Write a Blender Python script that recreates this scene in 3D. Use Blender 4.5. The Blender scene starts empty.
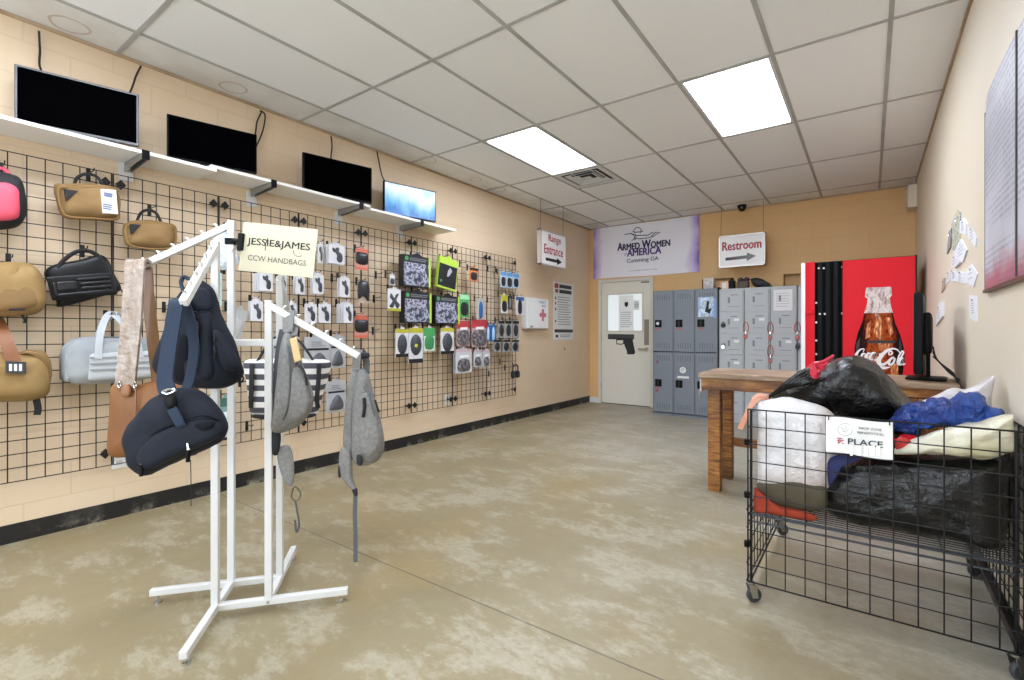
import bpy, bmesh, math, random
from mathutils import Vector, noise, Matrix
from math import sin, cos, pi

V = Vector
sc = bpy.context.scene
COL = sc.collection
# ---------------------------------------------------------------- camera
F, CX, HY, YAW, EYE = 486.5, 524.6, 333.5, 0.61643, 1.175
cam = bpy.data.cameras.new('camera'); camo = bpy.data.objects.new('camera', cam); COL.objects.link(camo)
camo.location = (0, 0, EYE); camo.rotation_euler = (pi/2, 0, YAW)
cam.sensor_width = 36; cam.lens = F/1024*36; cam.clip_start = .05
cam.shift_x = -(CX-512)/1024; cam.shift_y = -(340-HY)/1024
sc.camera = camo
# ---------------------------------------------------------------- world, exposure
w = bpy.data.worlds.new('world'); sc.world = w; w.use_nodes = True
w.node_tree.nodes['Background'].inputs[0].default_value = (.80, .90, 1, 1)
w.node_tree.nodes['Background'].inputs[1].default_value = 4.0
sc.view_settings.view_transform = 'Standard'; sc.view_settings.look = 'None'
sc.view_settings.exposure = 0.46; sc.view_settings.gamma = 1; sc.view_settings.use_curve_mapping = False
# daylight comes in through unseen shop windows, added behind the viewpoint for frontal fill (a portal only guides sampling)
pl = bpy.data.lights.new('window_portal', 'AREA'); pl.shape = 'RECTANGLE'; pl.size = 4.05; pl.size_y = 2.6; pl.cycles.is_portal = True
po = bpy.data.objects.new('window_portal', pl); COL.objects.link(po); po.location = (-1.74, -2.45, 1.45); po.rotation_euler = (pi/2, 0, 0)
TROFFER = 18.5          # emission strength of the ceiling lights

# ---------------------------------------------------------------- room measures (metres)
XL, XR, YB, YF, HC = -3.93, .45, 7.48, -2.3, 2.97
GX = XL+.055            # plane of the grid wall panels
C_, S_ = cos(YAW), sin(YAW)
RGT, FWD, UP = V((C_, S_, 0)), V((-S_, C_, 0)), V((0, 0, 1))
def ray(u, v): a = (u-CX)/F; b = (HY-v)/F; return V((C_*a-S_, S_*a+C_, b))
O = V((0, 0, EYE))
def onX(u, v, X): r = ray(u, v); return O+r*(X/r.x)
def onY(u, v, Y): r = ray(u, v); return O+r*(Y/r.y)
def onZ(u, v, Z): r = ray(u, v); return O+r*((Z-EYE)/r.z)
def atD(u, v, d): return O+ray(u, v)*d
def depth(p): return p.x*-S_+p.y*C_

# ---------------------------------------------------------------- materials
def lin(c):
    if isinstance(c, str): c = tuple(int(c[i:i+2], 16)/255 for i in (0, 2, 4))
    return tuple((x/12.92 if x <= .04045 else ((x+.055)/1.055)**2.4) for x in c)+(1,)
MATS = {}
def mat(name, c, rough=.5, metal=0, bump=None, var=None, emit=0, trans=0, coat=0, spec=.5, ecol=None):
    if name in MATS: return MATS[name]
    m = bpy.data.materials.new(name); m.use_nodes = True; nt = m.node_tree; b = nt.nodes['Principled BSDF']
    L = nt.links.new
    b.inputs['Base Color'].default_value = lin(c); b.inputs['Roughness'].default_value = rough; b.inputs['Metallic'].default_value = metal
    b.inputs['Specular IOR Level'].default_value = spec; b.inputs['Coat Weight'].default_value = coat
    if trans: b.inputs['Transmission Weight'].default_value = trans
    if emit: b.inputs['Emission Color'].default_value = lin(ecol or c); b.inputs['Emission Strength'].default_value = emit
    if bump or var: tc = nt.nodes.new('ShaderNodeTexCoord')
    if var:      # (scale, second colour, stretch)
        n = nt.nodes.new('ShaderNodeTexNoise'); n.inputs['Scale'].default_value = var[0]; n.inputs['Detail'].default_value = 5
        mp = nt.nodes.new('ShaderNodeMapping'); mp.inputs['Scale'].default_value = var[2] if len(var) > 2 else (1, 1, 1)
        L(tc.outputs['Object'], mp.inputs[0]); L(mp.outputs[0], n.inputs['Vector'])
        r = nt.nodes.new('ShaderNodeValToRGB'); r.color_ramp.elements[0].position = .35; r.color_ramp.elements[1].position = .65
        if len(var) > 3: r.color_ramp.elements[0].position, r.color_ramp.elements[1].position = var[3]
        r.color_ramp.elements[0].color = lin(c); r.color_ramp.elements[1].color = lin(var[1])
        L(n.outputs[0], r.inputs[0]); L(r.outputs[0], b.inputs['Base Color'])
    if bump:     # (scale, strength, distance)
        n2 = nt.nodes.new('ShaderNodeTexNoise'); n2.inputs['Scale'].default_value = bump[0]; n2.inputs['Detail'].default_value = 4
        L(tc.outputs['Object'], n2.inputs['Vector'])
        bp = nt.nodes.new('ShaderNodeBump'); bp.inputs['Strength'].default_value = bump[1]; bp.inputs['Distance'].default_value = bump[2] if len(bump) > 2 else .01
        L(n2.outputs[0], bp.inputs['Height']); L(bp.outputs[0], b.inputs['Normal'])
    MATS[name] = m; return m

class NT:        # small node-graph helper
    def __init__(s, name):
        s.m = bpy.data.materials.new(name); s.m.use_nodes = True; s.t = s.m.node_tree; s.b = s.t.nodes['Principled BSDF']
        s.tc = s.t.nodes.new('ShaderNodeTexCoord'); s.obj = s.tc.outputs['Object']; MATS[name] = s.m
    def n(s, kind, ins={}, **props):
        k = s.t.nodes.new('ShaderNode'+kind)
        for a, v in props.items(): setattr(k, a, v)
        for a, v in ins.items():
            if hasattr(v, 'is_output'): s.t.links.new(v, k.inputs[a])
            else: k.inputs[a].default_value = v
        return k
    def math(s, op, a, b=0, c=0): return s.n('Math', {0: a, 1: b, 2: c}, operation=op).outputs[0]
    def ramp(s, fac, stops, interp='LINEAR'):
        k = s.n('ValToRGB', {0: fac}); r = k.color_ramp; r.interpolation = interp
        while len(r.elements) < len(stops): r.elements.new(.5)
        for e, (p, c) in zip(r.elements, stops): e.position = p; e.color = lin(c) if not isinstance(c, (int, float)) else (c, c, c, 1)
        return k.outputs[0]
    def mix(s, f, a, b, mode='MIX'):
        k = s.t.nodes.new('ShaderNodeMix'); k.data_type = 'RGBA'; k.blend_type = mode
        for i, v in ((0, f), (6, a), (7, b)):
            if hasattr(v, 'is_output'): s.t.links.new(v, k.inputs[i])
            else: k.inputs[i].default_value = lin(v) if isinstance(v, (str, tuple)) else v
        return k.outputs[2]
    def noise(s, scale, detail=4, vec=None, rough=.5, stretch=None):
        vec = vec or s.obj
        if stretch: vec = s.n('Mapping', {0: vec, 3: stretch}).outputs[0]
        return s.n('TexNoise', {'Vector': vec, 'Scale': scale, 'Detail': detail, 'Roughness': rough}).outputs[0]
    def bump(s, h, strength=.3, dist=.01):
        s.t.links.new(s.n('Bump', {'Height': h, 'Strength': strength, 'Distance': dist}).outputs[0], s.b.inputs['Normal'])
    def set(s, **k):
        for a, v in k.items():
            i = s.b.inputs[a.replace('_', ' ')]
            if hasattr(v, 'is_output'): s.t.links.new(v, i)
            else: i.default_value = v
        return s.m

# ---------------------------------------------------------------- mesh builder
class Fr:        # a local frame: origin, right, up, normal
    def __init__(s, o, r=(1, 0, 0), u=(0, 0, 1), n=None):
        s.o = V(o); s.r = V(r).normalized(); s.u = V(u).normalized(); s.n = V(n).normalized() if n else s.r.cross(s.u)
    def p(s, x, y, z=0): return s.o+s.r*x+s.u*y+s.n*z
    def loc(s, q): d = V(q)-s.o; return d.dot(s.r), d.dot(s.u), d.dot(s.n)
    def rot(s, a): return Fr(s.o, s.r*cos(a)+s.u*sin(a), s.u*cos(a)-s.r*sin(a), s.n)
    def at(s, x, y, z=0): return Fr(s.p(x, y, z), s.r, s.u, s.n)
WORLD = Fr((0, 0, 0), (1, 0, 0), (0, 1, 0), (0, 0, 1))
def LW(y, z, x=GX): return Fr((x, y, z), (0, 1, 0), (0, 0, 1), (1, 0, 0))        # facing frame on the left wall
def BW(x, z, y=YB): return Fr((x, y, z), (1, 0, 0), (0, 0, 1), (0, -1, 0))       # on the back wall
def RW(y, z, x=XR): return Fr((x, y, z), (0, -1, 0), (0, 0, 1), (-1, 0, 0))      # on the right wall

def catmull(pts, k=6, closed=False):
    P = [V(p) for p in pts]; n = len(P); out = []
    rng = range(n) if closed else range(n-1)
    for i in rng:
        if closed: a, b, c, d = P[i-1], P[i], P[(i+1) % n], P[(i+2) % n]
        else: a, b, c, d = P[max(i-1, 0)], P[i], P[i+1], P[min(i+2, n-1)]
        for j in range(k):
            t = j/k
            out.append(.5*((2*b)+(c-a)*t+(2*a-5*b+4*c-d)*t*t+(3*b-a-3*c+d)*t**3))
    if not closed: out.append(P[-1])
    return out

class MB:
    def __init__(s): s.v = []; s.f = []; s.m = []
    def add(s, vs, fs, m=0):
        k = len(s.v); s.v += [V(x) for x in vs]
        for f in fs: s.f.append([i+k for i in f]); s.m.append(m)
        return s
    def box(s, lo, hi, fr=WORLD, m=0):
        a, b = lo, hi
        vs = [fr.p(x, y, z) for z in (a[2], b[2]) for y in (a[1], b[1]) for x in (a[0], b[0])]
        return s.add(vs, [(0, 2, 3, 1), (4, 5, 7, 6), (0, 1, 5, 4), (2, 6, 7, 3), (0, 4, 6, 2), (1, 3, 7, 5)], m)
    def cbox(s, c, d, fr=WORLD, m=0):
        return s.box([c[i]-d[i]/2 for i in range(3)], [c[i]+d[i]/2 for i in range(3)], fr, m)
    def bar(s, a, b, w, h=None, up=(0, 0, 1), m=0):      # square tube between two points
        a, b = V(a), V(b); h = h or w; d = (b-a).normalized(); up = V(up)
        if abs(d.dot(up)) > .95: up = V((S_, -C_, 0)) if abs(d.z) > .95 else V((1, 0, 0))
        x = d.cross(up).normalized(); y = x.cross(d)
        vs = [p+x*(i*w/2)+y*(j*h/2) for p in (a, b) for i, j in ((-1, -1), (1, -1), (1, 1), (-1, 1))]
        return s.add(vs, [(3, 2, 1, 0), (4, 5, 6, 7), (0, 1, 5, 4), (1, 2, 6, 5), (2, 3, 7, 6), (3, 0, 4, 7)], m)
    def tube(s, pts, r, n=6, m=0, closed=False, caps=True):
        P = [V(p) for p in pts]; N = len(P); vs = []; prev = None
        for i, p in enumerate(P):
            t = (P[(i+1) % N]-P[i-1]) if closed else (P[min(i+1, N-1)]-P[max(i-1, 0)])
            if t.length < 1e-9: t = V((0, 0, 1))
            t.normalize()
            if prev is None: prev = t.orthogonal().normalized()
            x = (prev-t*prev.dot(t)); x = x.normalized() if x.length > 1e-6 else t.orthogonal().normalized(); prev = x
            y = t.cross(x); rr = r[i] if isinstance(r, (list, tuple)) else r
            vs += [p+(x*cos(2*pi*k/n)+y*sin(2*pi*k/n))*rr for k in range(n)]
        fs = [(i*n+k, i*n+(k+1) % n, ((i+1) % N)*n+(k+1) % n, ((i+1) % N)*n+k) for i in range(N if closed else N-1) for k in range(n)]
        if caps and not closed: fs += [tuple(range(n))[::-1], tuple(range((N-1)*n, N*n))]
        return s.add(vs, fs, m)
    def ribbon(s, pts, wd, th, side, m=0):               # flat strap along pts
        P = [V(p) for p in pts]; N = len(P); vs = []; side = V(side).normalized()
        for i, p in enumerate(P):
            t = (P[min(i+1, N-1)]-P[max(i-1, 0)]).normalized()
            sd = side-t*side.dot(t); sd = sd.normalized() if sd.length > 1e-6 else side
            q = t.cross(sd); ww = wd[i] if isinstance(wd, (list, tuple)) else wd
            vs += [p+sd*(a*ww/2)+q*(b*th/2) for a, b in ((-1, -1), (1, -1), (1, 1), (-1, 1))]
        fs = [(i*4+k, i*4+(k+1) % 4, i*4+4+(k+1) % 4, i*4+4+k) for i in range(N-1) for k in range(4)]
        fs += [(3, 2, 1, 0), (N*4-4, N*4-3, N*4-2, N*4-1)]
        return s.add(vs, fs, m)
    def prism(s, poly, z0, z1, fr=WORLD, m=0):
        n = len(poly); vs = [fr.p(p[0], p[1], z0) for p in poly]+[fr.p(p[0], p[1], z1) for p in poly]
        fs = [tuple(range(n))[::-1], tuple(range(n, 2*n))]+[(i, (i+1) % n, n+(i+1) % n, n+i) for i in range(n)]
        return s.add(vs, fs, m)
    def stroke(s, pts, wd, fr, z0, z1, m=0):             # drawn line on a face, one continuous strip
        P = [V((p[0], p[1], 0)) for p in pts]
        P = [p for i, p in enumerate(P) if i == 0 or (p-P[i-1]).length > 1e-6]; N = len(P); L_, R_ = [], []
        s.nst = getattr(s, 'nst', 0)+1; z1 = z1+s.nst*.00012
        for i in range(N):
            d = (P[min(i+1, N-1)]-P[max(i-1, 0)]).normalized(); q = V((-d.y, d.x, 0)); w_ = (wd[min(i, len(wd)-1)] if isinstance(wd, list) else wd)/2
            L_.append(P[i]+q*w_); R_.append(P[i]-q*w_)
        vs = [fr.p(p.x, p.y, z) for z in (z0, z1) for p in L_+R_]; K = 2*N
        fs = []
        for i in range(N-1): fs += [(i, i+1, N+i+1, N+i), (K+i, K+N+i, K+N+i+1, K+i+1), (i, K+i, K+i+1, i+1), (N+i, N+i+1, K+N+i+1, K+N+i)]
        fs += [(0, N, K+N, K), (N-1, K+N-1, K+2*N-1, 2*N-1)]
        return s.add(vs, fs, m)
    def lathe(s, prof, fr=WORLD, n=20, m=0):             # profile (radius, height along frame normal)
        vs = [fr.p(r*cos(2*pi*k/n), r*sin(2*pi*k/n), z) for r, z in prof for k in range(n)]
        N = len(prof)
        fs = [(i*n+k, i*n+(k+1) % n, (i+1)*n+(k+1) % n, (i+1)*n+k) for i in range(N-1) for k in range(n)]
        fs += [tuple(range(n))[::-1], tuple(range((N-1)*n, N*n))]
        return s.add(vs, fs, m)
    def ball(s, c, r, fr=WORLD, n=10, m=0):
        r = r if isinstance(r, (tuple, list)) else (r, r, r)
        k = max(4, n//2)
        c0 = fr.p(*c); f2 = Fr(c0, fr.r, fr.u, fr.n)
        vs = []; 
        for i in range(k+1):
            t = pi*(.02+.96*i/k)
            vs += [f2.p(r[0]*sin(t)*cos(2*pi*j/n), r[1]*sin(t)*sin(2*pi*j/n), -r[2]*cos(t)) for j in range(n)]
        fs = [(i*n+j, i*n+(j+1) % n, (i+1)*n+(j+1) % n, (i+1)*n+j) for i in range(k) for j in range(n)]
        fs += [tuple(range(n))[::-1], tuple(range(k*n, k*n+n))]
        return s.add(vs, fs, m)
    def pillow(s, outl, df, db, fr, rings=10, p=2.4, q=.6, m=0, nz=0, nf=8, seed=0, centre=None, rim=0):
        # closed soft body with this outline (2-D), bulging df in front and db behind
        n = len(outl); c = centre or (sum(o[0] for o in outl)/n, sum(o[1] for o in outl)/n)
        def prof(t): return max(0, 1-t**p)**q
        vs = []
        def pt(x, y, z):
            P = fr.p(x, y, z)
            if nz: P = P+noise.noise_vector(P*nf+V((seed, seed*2.1, 0)))*nz+noise.noise_vector(P*nf*2.7+V((seed, 5, 0)))*nz*.4
            return P
        ts = [i/rings for i in range(1, rings)]+[.97, 1]
        rows = [(t, 1) for t in ts]+[(t, -1) for t in reversed(ts[:-1])]
        for t, sg in rows:
            z = prof(t)*(df if sg > 0 else -db)+(rim*sg if t < 1 else 0)
            vs += [pt(c[0]+(o[0]-c[0])*t, c[1]+(o[1]-c[1])*t, z) for o in outl]
        R = len(rows)
        fs = [(i*n+k, i*n+(k+1) % n, (i+1)*n+(k+1) % n, (i+1)*n+k) for i in range(R-1) for k in range(n)]
        a = len(vs); vs += [pt(c[0], c[1], df+rim), pt(c[0], c[1], -db-rim)]
        fs += [(a, (k+1) % n, k) for k in range(n)]+[(a+1, (R-1)*n+k, (R-1)*n+(k+1) % n) for k in range(n)]
        return s.add(vs, fs, m)
    def soft(s, c, d, fr=WORLD, r=.03, n=10, bulge=(0, 0, 0), nz=0, nf=8, seed=0, m=0, df=None):
        # rounded box with bulging faces, optional crumple and deform callback (local, -1..1 coords too)
        h = V(d)*.5; r = min(r, *(h*.98)); ii = h-V((r, r, r))
        grid = [-1+2*i/n for i in range(n+1)]
        # bring samples closer to the edges
        grid = [math.copysign(abs(g)**.75, g) for g in grid]
        idx = {}; vs = []; fs = []
        def vid(a):
            key = tuple(round(x, 5) for x in a)
            if key not in idx:
                p = V((a[0]*h.x, a[1]*h.y, a[2]*h.z)); q = V([max(-ii[k], min(ii[k], p[k])) for k in range(3)])
                dd = p-q
                if dd.length > 1e-9: p = q+dd.normalized()*r
                fx = [1-a[k]**2 for k in range(3)]
                p += V((a[0]*bulge[0]*fx[1]*fx[2], a[1]*bulge[1]*fx[0]*fx[2], a[2]*bulge[2]*fx[0]*fx[1]))
                if df: p = df(p, a)
                P = fr.p(c[0]+p.x, c[1]+p.y, c[2]+p.z)
                if nz: P = P+noise.noise_vector(P*nf+V((seed, seed*2.1, 0)))*nz+noise.noise_vector(P*nf*2.7+V((seed, 5, 0)))*nz*.45
                idx[key] = len(vs); vs.append(P)
            return idx[key]
        for ax in range(3):
            b, cc = (ax+1) % 3, (ax+2) % 3
            for sg in (-1, 1):
                for i in range(n):
                    for j in range(n):
                        q = []
                        for di, dj in ((0, 0), (1, 0), (1, 1), (0, 1)):
                            a = [0, 0, 0]; a[ax] = sg; a[b] = grid[i+di]; a[cc] = grid[j+dj]; q.append(vid(a))
                        fs.append(q if sg > 0 else q[::-1])
        return s.add(vs, fs, m)
    def sheet(s, fn, nu, nv, th, m=0):                    # thin crumpled sheet, fn(u,v)->point; two-sided with thickness
        P = [[V(fn(i/nu, j/nv)) for i in range(nu+1)] for j in range(nv+1)]
        N = [[None]*(nu+1) for _ in range(nv+1)]
        for j in range(nv+1):
            for i in range(nu+1):
                du = P[j][min(i+1, nu)]-P[j][max(i-1, 0)]; dv = P[min(j+1, nv)][i]-P[max(j-1, 0)][i]
                N[j][i] = du.cross(dv).normalized() if du.cross(dv).length > 1e-12 else V((0, 0, 1))
        vs = [P[j][i]+N[j][i]*th/2 for j in range(nv+1) for i in range(nu+1)]+[P[j][i]-N[j][i]*th/2 for j in range(nv+1) for i in range(nu+1)]
        W = nu+1; K = W*(nv+1); fs = []
        for j in range(nv):
            for i in range(nu):
                a = j*W+i; fs.append((a, a+1, a+W+1, a+W)); fs.append((K+a, K+a+W, K+a+W+1, K+a+1))
        for i in range(nu): fs.append((i, K+i, K+i+1, i+1)); a = nv*W+i; fs.append((a, a+1, K+a+1, K+a))
        for j in range(nv): a = j*W; fs.append((a, a+W, K+a+W, K+a)); a = j*W+nu; fs.append((a, K+a, K+a+W, a+W))
        return s.add(vs, fs, m)
    def build(s, name, mats, parent=None, smooth=None, bevel=0, off=None):
        me = bpy.data.meshes.new(name)
        o0 = V((0, 0, 0)); q = parent
        while q is not None: o0 += q.location; q = q.parent
        if off is not None: o0 += V(off)
        me.from_pydata([x-o0 for x in s.v], [], s.f)
        mats = mats if isinstance(mats, (list, tuple)) else [mats]
        for m in mats: me.materials.append(m)
        me.polygons.foreach_set('material_index', s.m)
        bm = bmesh.new(); bm.from_mesh(me); bmesh.ops.recalc_face_normals(bm, faces=bm.faces); bm.to_mesh(me); bm.free()
        if smooth:
            me.polygons.foreach_set('use_smooth', [True]*len(me.polygons)); me.set_sharp_from_angle(angle=math.radians(smooth))
        o = bpy.data.objects.new(name, me); COL.objects.link(o)
        if off is not None: o.location = off
        if parent is not None: o.parent = parent
        if bevel:
            b = o.modifiers.new('bevel', 'BEVEL'); b.width = bevel; b.segments = 2; b.limit_method = 'ANGLE'
        return o

def tag(o, label=None, cat=None, group=None, kind=None):
    if label: o['label'] = label
    if cat: o['category'] = cat
    if group: o['group'] = group
    if kind: o['kind'] = kind
    return o
def thing(name, loc, label, cat, group=None):
    o = bpy.data.objects.new(name, None); o.empty_display_size = .05; COL.objects.link(o); o.location = loc
    return tag(o, label, cat, group)
def struct(o): o['kind'] = 'structure'; return o

def text(s, fr, x0, y0, x1, y1, m, parent, z=.001, th=.0006, shear=0, bold=0, name='lettering'):
    cu = bpy.data.curves.new('t', 'FONT'); cu.body = s; cu.align_x = 'LEFT'; cu.extrude = 0; cu.shear = shear; cu.resolution_u = 3
    ob = bpy.data.objects.new('t', cu); COL.objects.link(ob)
    dg = bpy.context.evaluated_depsgraph_get(); me = bpy.data.meshes.new_from_object(ob.evaluated_get(dg))
    bpy.data.objects.remove(ob); bpy.data.curves.remove(cu)
    P = [v.co.copy() for v in me.vertices]
    ax, bx = min(p.x for p in P), max(p.x for p in P); ay, by = min(p.y for p in P), max(p.y for p in P)
    mb = MB()
    k = (x1-x0)/(bx-ax)*bold*.8; ky = (y1-y0)/(by-ay)*bold*.5
    for i, (dx, dy) in enumerate(((-k, 0), (k, 0), (0, ky), (0, -ky)) if bold else ((0, 0),)):      # heavier type: the outline struck again beside itself
        vs = [fr.p(x0+dx+(p.x-ax)/(bx-ax)*(x1-x0), y0+dy+(p.y-ay)/(by-ay)*(y1-y0), z+th+i*.00012) for p in P]
        mb.add(vs, [tuple(f.vertices) for f in me.polygons])
    bpy.data.meshes.remove(me)
    return mb.build(name, m, parent)

# ---------------------------------------------------------------- material set
black = mat('black_metal', '121214', .45, .2)
blackp = mat('black_plastic', '0a0a0c', .5, spec=.15)
white_paint = mat('white_powder_coat', 'd6d6d5', .4)
white_pl = mat('white_plastic', 'f0f0ee', .4)
paper = mat('white_paper', 'e4e4e2', .8)
ink = mat('black_ink', '151515', .7)
grey_ink = mat('grey_ink', '777a80', .7)
red_ink = mat('red_ink', 'b3242e', .6)
steel = mat('brushed_steel', 'a9abad', .35, .9)
chrome = mat('chrome', 'd5d8da', .15, 1)
rubber = mat('grey_rubber', '3a3a3c', .7)

# ================================================================= SETTING
# floor: worn sealed concrete
n = NT('sealed_concrete')
big = n.noise(.55, 6, rough=.6); mid = n.noise(2.2, 8, rough=.65, stretch=(1, .55, 1)); fine = n.noise(26, 6, rough=.7)
veins = n.noise(3.3, 10, rough=.75, stretch=(.5, 1.5, 1))
spx = n.n('SeparateXYZ', {0: n.obj}); ex = n.math('ADD', n.math('MULTIPLY', spx.outputs[0], .17), n.math('ADD', n.math('MULTIPLY', spx.outputs[1], .11), n.math('MULTIPLY', n.math('SUBTRACT', big, .5), 1.5)))
col = n.ramp(ex, [(.0, '918465'), (.12, '9b9077'), (.3, 'a59e8d'), (.6, 'aeaca3')])
swirl = n.n('Mapping', {0: n.obj, 2: (0, 0, .5), 3: (.75, 1.35, 1)}).outputs[0]
col = n.mix(n.ramp(n.noise(1.7, 9, vec=swirl, rough=.7), [(.40, 0.), (.66, .6)]), col, '8a7e62')
col = n.mix(n.ramp(n.noise(2.6, 10, vec=swirl, rough=.78), [(.50, 0.), (.58, .42), (.66, 0.)]), col, 'c8c3b4')
col = n.mix(n.ramp(fine, [(.35, .4), (.62, 0.)]), col, '857a61')
rust = n.noise(1.1, 5, vec=n.n('Mapping', {0: n.obj, 1: (7, 3, 0)}).outputs[0])
col = n.mix(n.ramp(rust, [(.56, 0.), (.75, .55)]), col, '9a8050')
sep = n.n('SeparateXYZ', {0: n.obj}); jy = n.math('ABSOLUTE', n.math('SUBTRACT', sep.outputs[1], 1.617)); joint = n.math('MULTIPLY', n.math('LESS_THAN', jy, .004), n.ramp(n.noise(4, 3), [(.3, .45), (.6, .9)]))
col = n.mix(joint, col, '5c5240')
n.bump(n.math('ADD', n.math('MULTIPLY', mid, .5), n.math('MULTIPLY', fine, .15)), .12, .01)
n.set(Base_Color=col, Roughness=n.ramp(mid, [(.3, .3), (.7, .52)]))
struct(MB().box((XL-.3, YF-.2, -.1), (XR+.3, YB+.4, 0)).build('floor', n.m))

def wall_mat(name, c, c2, axis):
    n = NT(name); sp = n.n('SeparateXYZ', {0: n.obj}); a = sp.outputs[axis]; z = sp.outputs[2]
    br = n.n('TexBrick', {'Vector': n.n('CombineXYZ', {0: a, 1: z}).outputs[0], 'Color1': (1, 1, 1, 1), 'Color2': (1, 1, 1, 1), 'Mortar': (0, 0, 0, 1), 'Scale': 1.0, 'Mortar Size': .006, 'Mortar Smooth': .6, 'Brick Width': .406, 'Row Height': .203})
    no = n.noise(1.3, 5); col = n.mix(n.ramp(no, [(.35, 0.), (.7, 1.)]), c, c2)
    col = n.mix(n.math('MULTIPLY', n.math('SUBTRACT', 1, br.outputs[0]), .10), col, '8a6f55')
    n.bump(n.math('ADD', br.outputs[0], n.math('MULTIPLY', n.noise(60, 4), .35)), .22, .006)
    return n.set(Base_Color=col, Roughness=.55)
wl = wall_mat('painted_block_left', 'dfc9ab', 'dbc2a2', 1)
wb = wall_mat('painted_block_back', 'deb47c', 'd8ac73', 0)
wr = mat('painted_plaster_right', 'e4d8c4', .55, bump=(40, .1), var=(1.1, 'e0d2bb'))
struct(MB().box((XL-.2, YF-.2, 0), (XL, YB+.2, HC+.1)).build('wall_left', wl))
struct(MB().box((XR, YF-.2, 0), (XR+.2, YB+.2, HC+.1)).build('wall_right', wr))
# back wall with two shallow openings above the lockers
mb = MB()
xs = [XL-.2, -3.75, -2.80, -2.05, -1.70, -.98, -.10, XR+.2]
def bk(x0, x1, z0, z1, y0=YB, y1=YB+.2): mb.box((x0, y0, z0), (x1, y1, z1))
bk(XL-.2, -3.70, 0, HC+.1); bk(-3.70, -2.84, 2.03, HC+.1); bk(-2.84, -2.045, 0, HC+.1)
bk(-2.045, -1.60, 1.985, HC+.1); bk(-1.60, -.96, 0, HC+.1); bk(-.96, -.12, 1.985, HC+.1); bk(-.12, XR+.2, 0, HC+.1)
bk(-2.045, -.12, 0, HC, YB+.16, YB+.2)
struct(mb.build('wall_back', wb))
# front wall behind the viewpoint, with unseen shop windows added and sized for frontal daylight
mb = MB(); mb.box((XL-.2, YF-.2, 0), (XL+.15, YF, HC+.1)); mb.box((XR-.15, YF-.2, 0), (XR+.2, YF, HC+.1)); mb.box((XL+.15, YF-.2, 0), (XR-.15, YF, .15)); mb.box((XL+.15, YF-.2, 2.75), (XR-.15, YF, HC+.1))
struct(mb.build('wall_front', wr))
mb = MB()
for i in range(5): x = XL+.15+i*(XR-XL-.35)/4; mb.box((x, YF-.12, .15), (x+.05, YF-.06, 2.75))
mb.box((XL+.15, YF-.12, .15), (XR-.15, YF-.06, .2)); mb.box((XL+.15, YF-.12, 2.7), (XR-.15, YF-.06, 2.75))
struct(mb.build('added_window_1', mat('window_alu', '8f9294', .4, .8)))

# ceiling: lay-in tiles with T bars
n = NT('ceiling_tile')
sp = n.n('SeparateXYZ', {0: n.obj})
ix = n.math('FLOOR', n.math('DIVIDE', n.math('ADD', sp.outputs[0], 1.728), .6096)); iy = n.math('FLOOR', n.math('DIVIDE', n.math('SUBTRACT', sp.outputs[1], 2.2513), 1.2192))
wn = n.n('TexWhiteNoise', {'Vector': n.n('CombineXYZ', {0: ix, 1: iy}).outputs[0]})
pin = n.noise(230, 3, rough=.8)
col = n.mix(n.ramp(wn.outputs[0], [(0., 0.), (1., 1.)]), 'ececeb', 'f3f3f3')
col = n.mix(n.ramp(pin, [(.32, .3), (.42, 0.)]), col, '9a978f')
edge = n.ramp(sp.outputs[0], [(0., 1.), (1., 0.)])
dirt = n.math('MULTIPLY', n.math('LESS_THAN', sp.outputs[0], -3.56), n.ramp(n.noise(2.2, 6), [(.35, .1), (.7, .6)]))
col = n.mix(dirt, col, 'b9b2a2')
# brown water rings in the dirty border tiles
for (rx, ry, rr) in ((-3.80, .78, .085), (-3.79, 1.67, .085), (-3.73, 3.53, .085), (-3.75, 4.3, .06), (-3.78, 4.75, .1)):
    d = n.n('VectorMath', {0: n.obj, 1: (rx, ry, HC)}, operation='DISTANCE').outputs['Value']
    wob = n.math('ADD', d, n.math('MULTIPLY', n.math('SUBTRACT', n.noise(9, 3), .5), .03))
    ring = n.math('LESS_THAN', n.math('ABSOLUTE', n.math('SUBTRACT', wob, rr)), .007)
    col = n.mix(n.math('MULTIPLY', ring, .45), col, 'a5763f')
n.bump(n.math('ADD', pin, n.noise(70, 3)), .25, .004)
n.set(Base_Color=col, Roughness=.9)
mb = MB()
GC = lambda i: -1.728+.6096*i
GR = lambda j: 2.2513+1.2192*j
lights = [(-2, 1), (1, 1), (-2, -2), (1, -2)]  # last two are unseen troffers, added to light the room
vent = (-2, 2)
xsC = [XL]+[GC(i) for i in range(-3, 4)]+[XR]
ysC = [YF]+[GR(j) for j in range(-3, 5)]+[YB]
for i in range(len(xsC)-1):
    for j in range(len(ysC)-1):
        ci, cj = i-4, j-4
        if (ci, cj) in lights: continue
        y0 = ysC[j]
        if (ci, cj) == vent: y0 = ysC[j]+.6096
        if ysC[j+1]-y0 < .01: continue
        mb.box((xsC[i], y0, HC), (xsC[i+1], ysC[j+1], HC+.02))
ceil = struct(mb.build('ceiling', n.m))
tb = mat('tee_bar_white', 'b4b3b0', .6, var=(3, 'a3a19c'))
mb = MB()
for i in range(-3, 4): mb.box((GC(i)-.012, YF, HC-.006), (GC(i)+.012, YB, HC+.001))
for j in range(-3, 5): mb.box((XL, GR(j)-.012, HC-.0055), (XR, GR(j)+.012, HC+.001))
mb.box((GC(-2), GR(2)+.6096-.012, HC-.005), (GC(-1), GR(2)+.6096+.012, HC+.001))
struct(mb.build('trim_1', tb))
mb = MB(); dirty = mat('wall_angle_trim', 'b9a184', .6, var=(4, '9d8468'))
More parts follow.
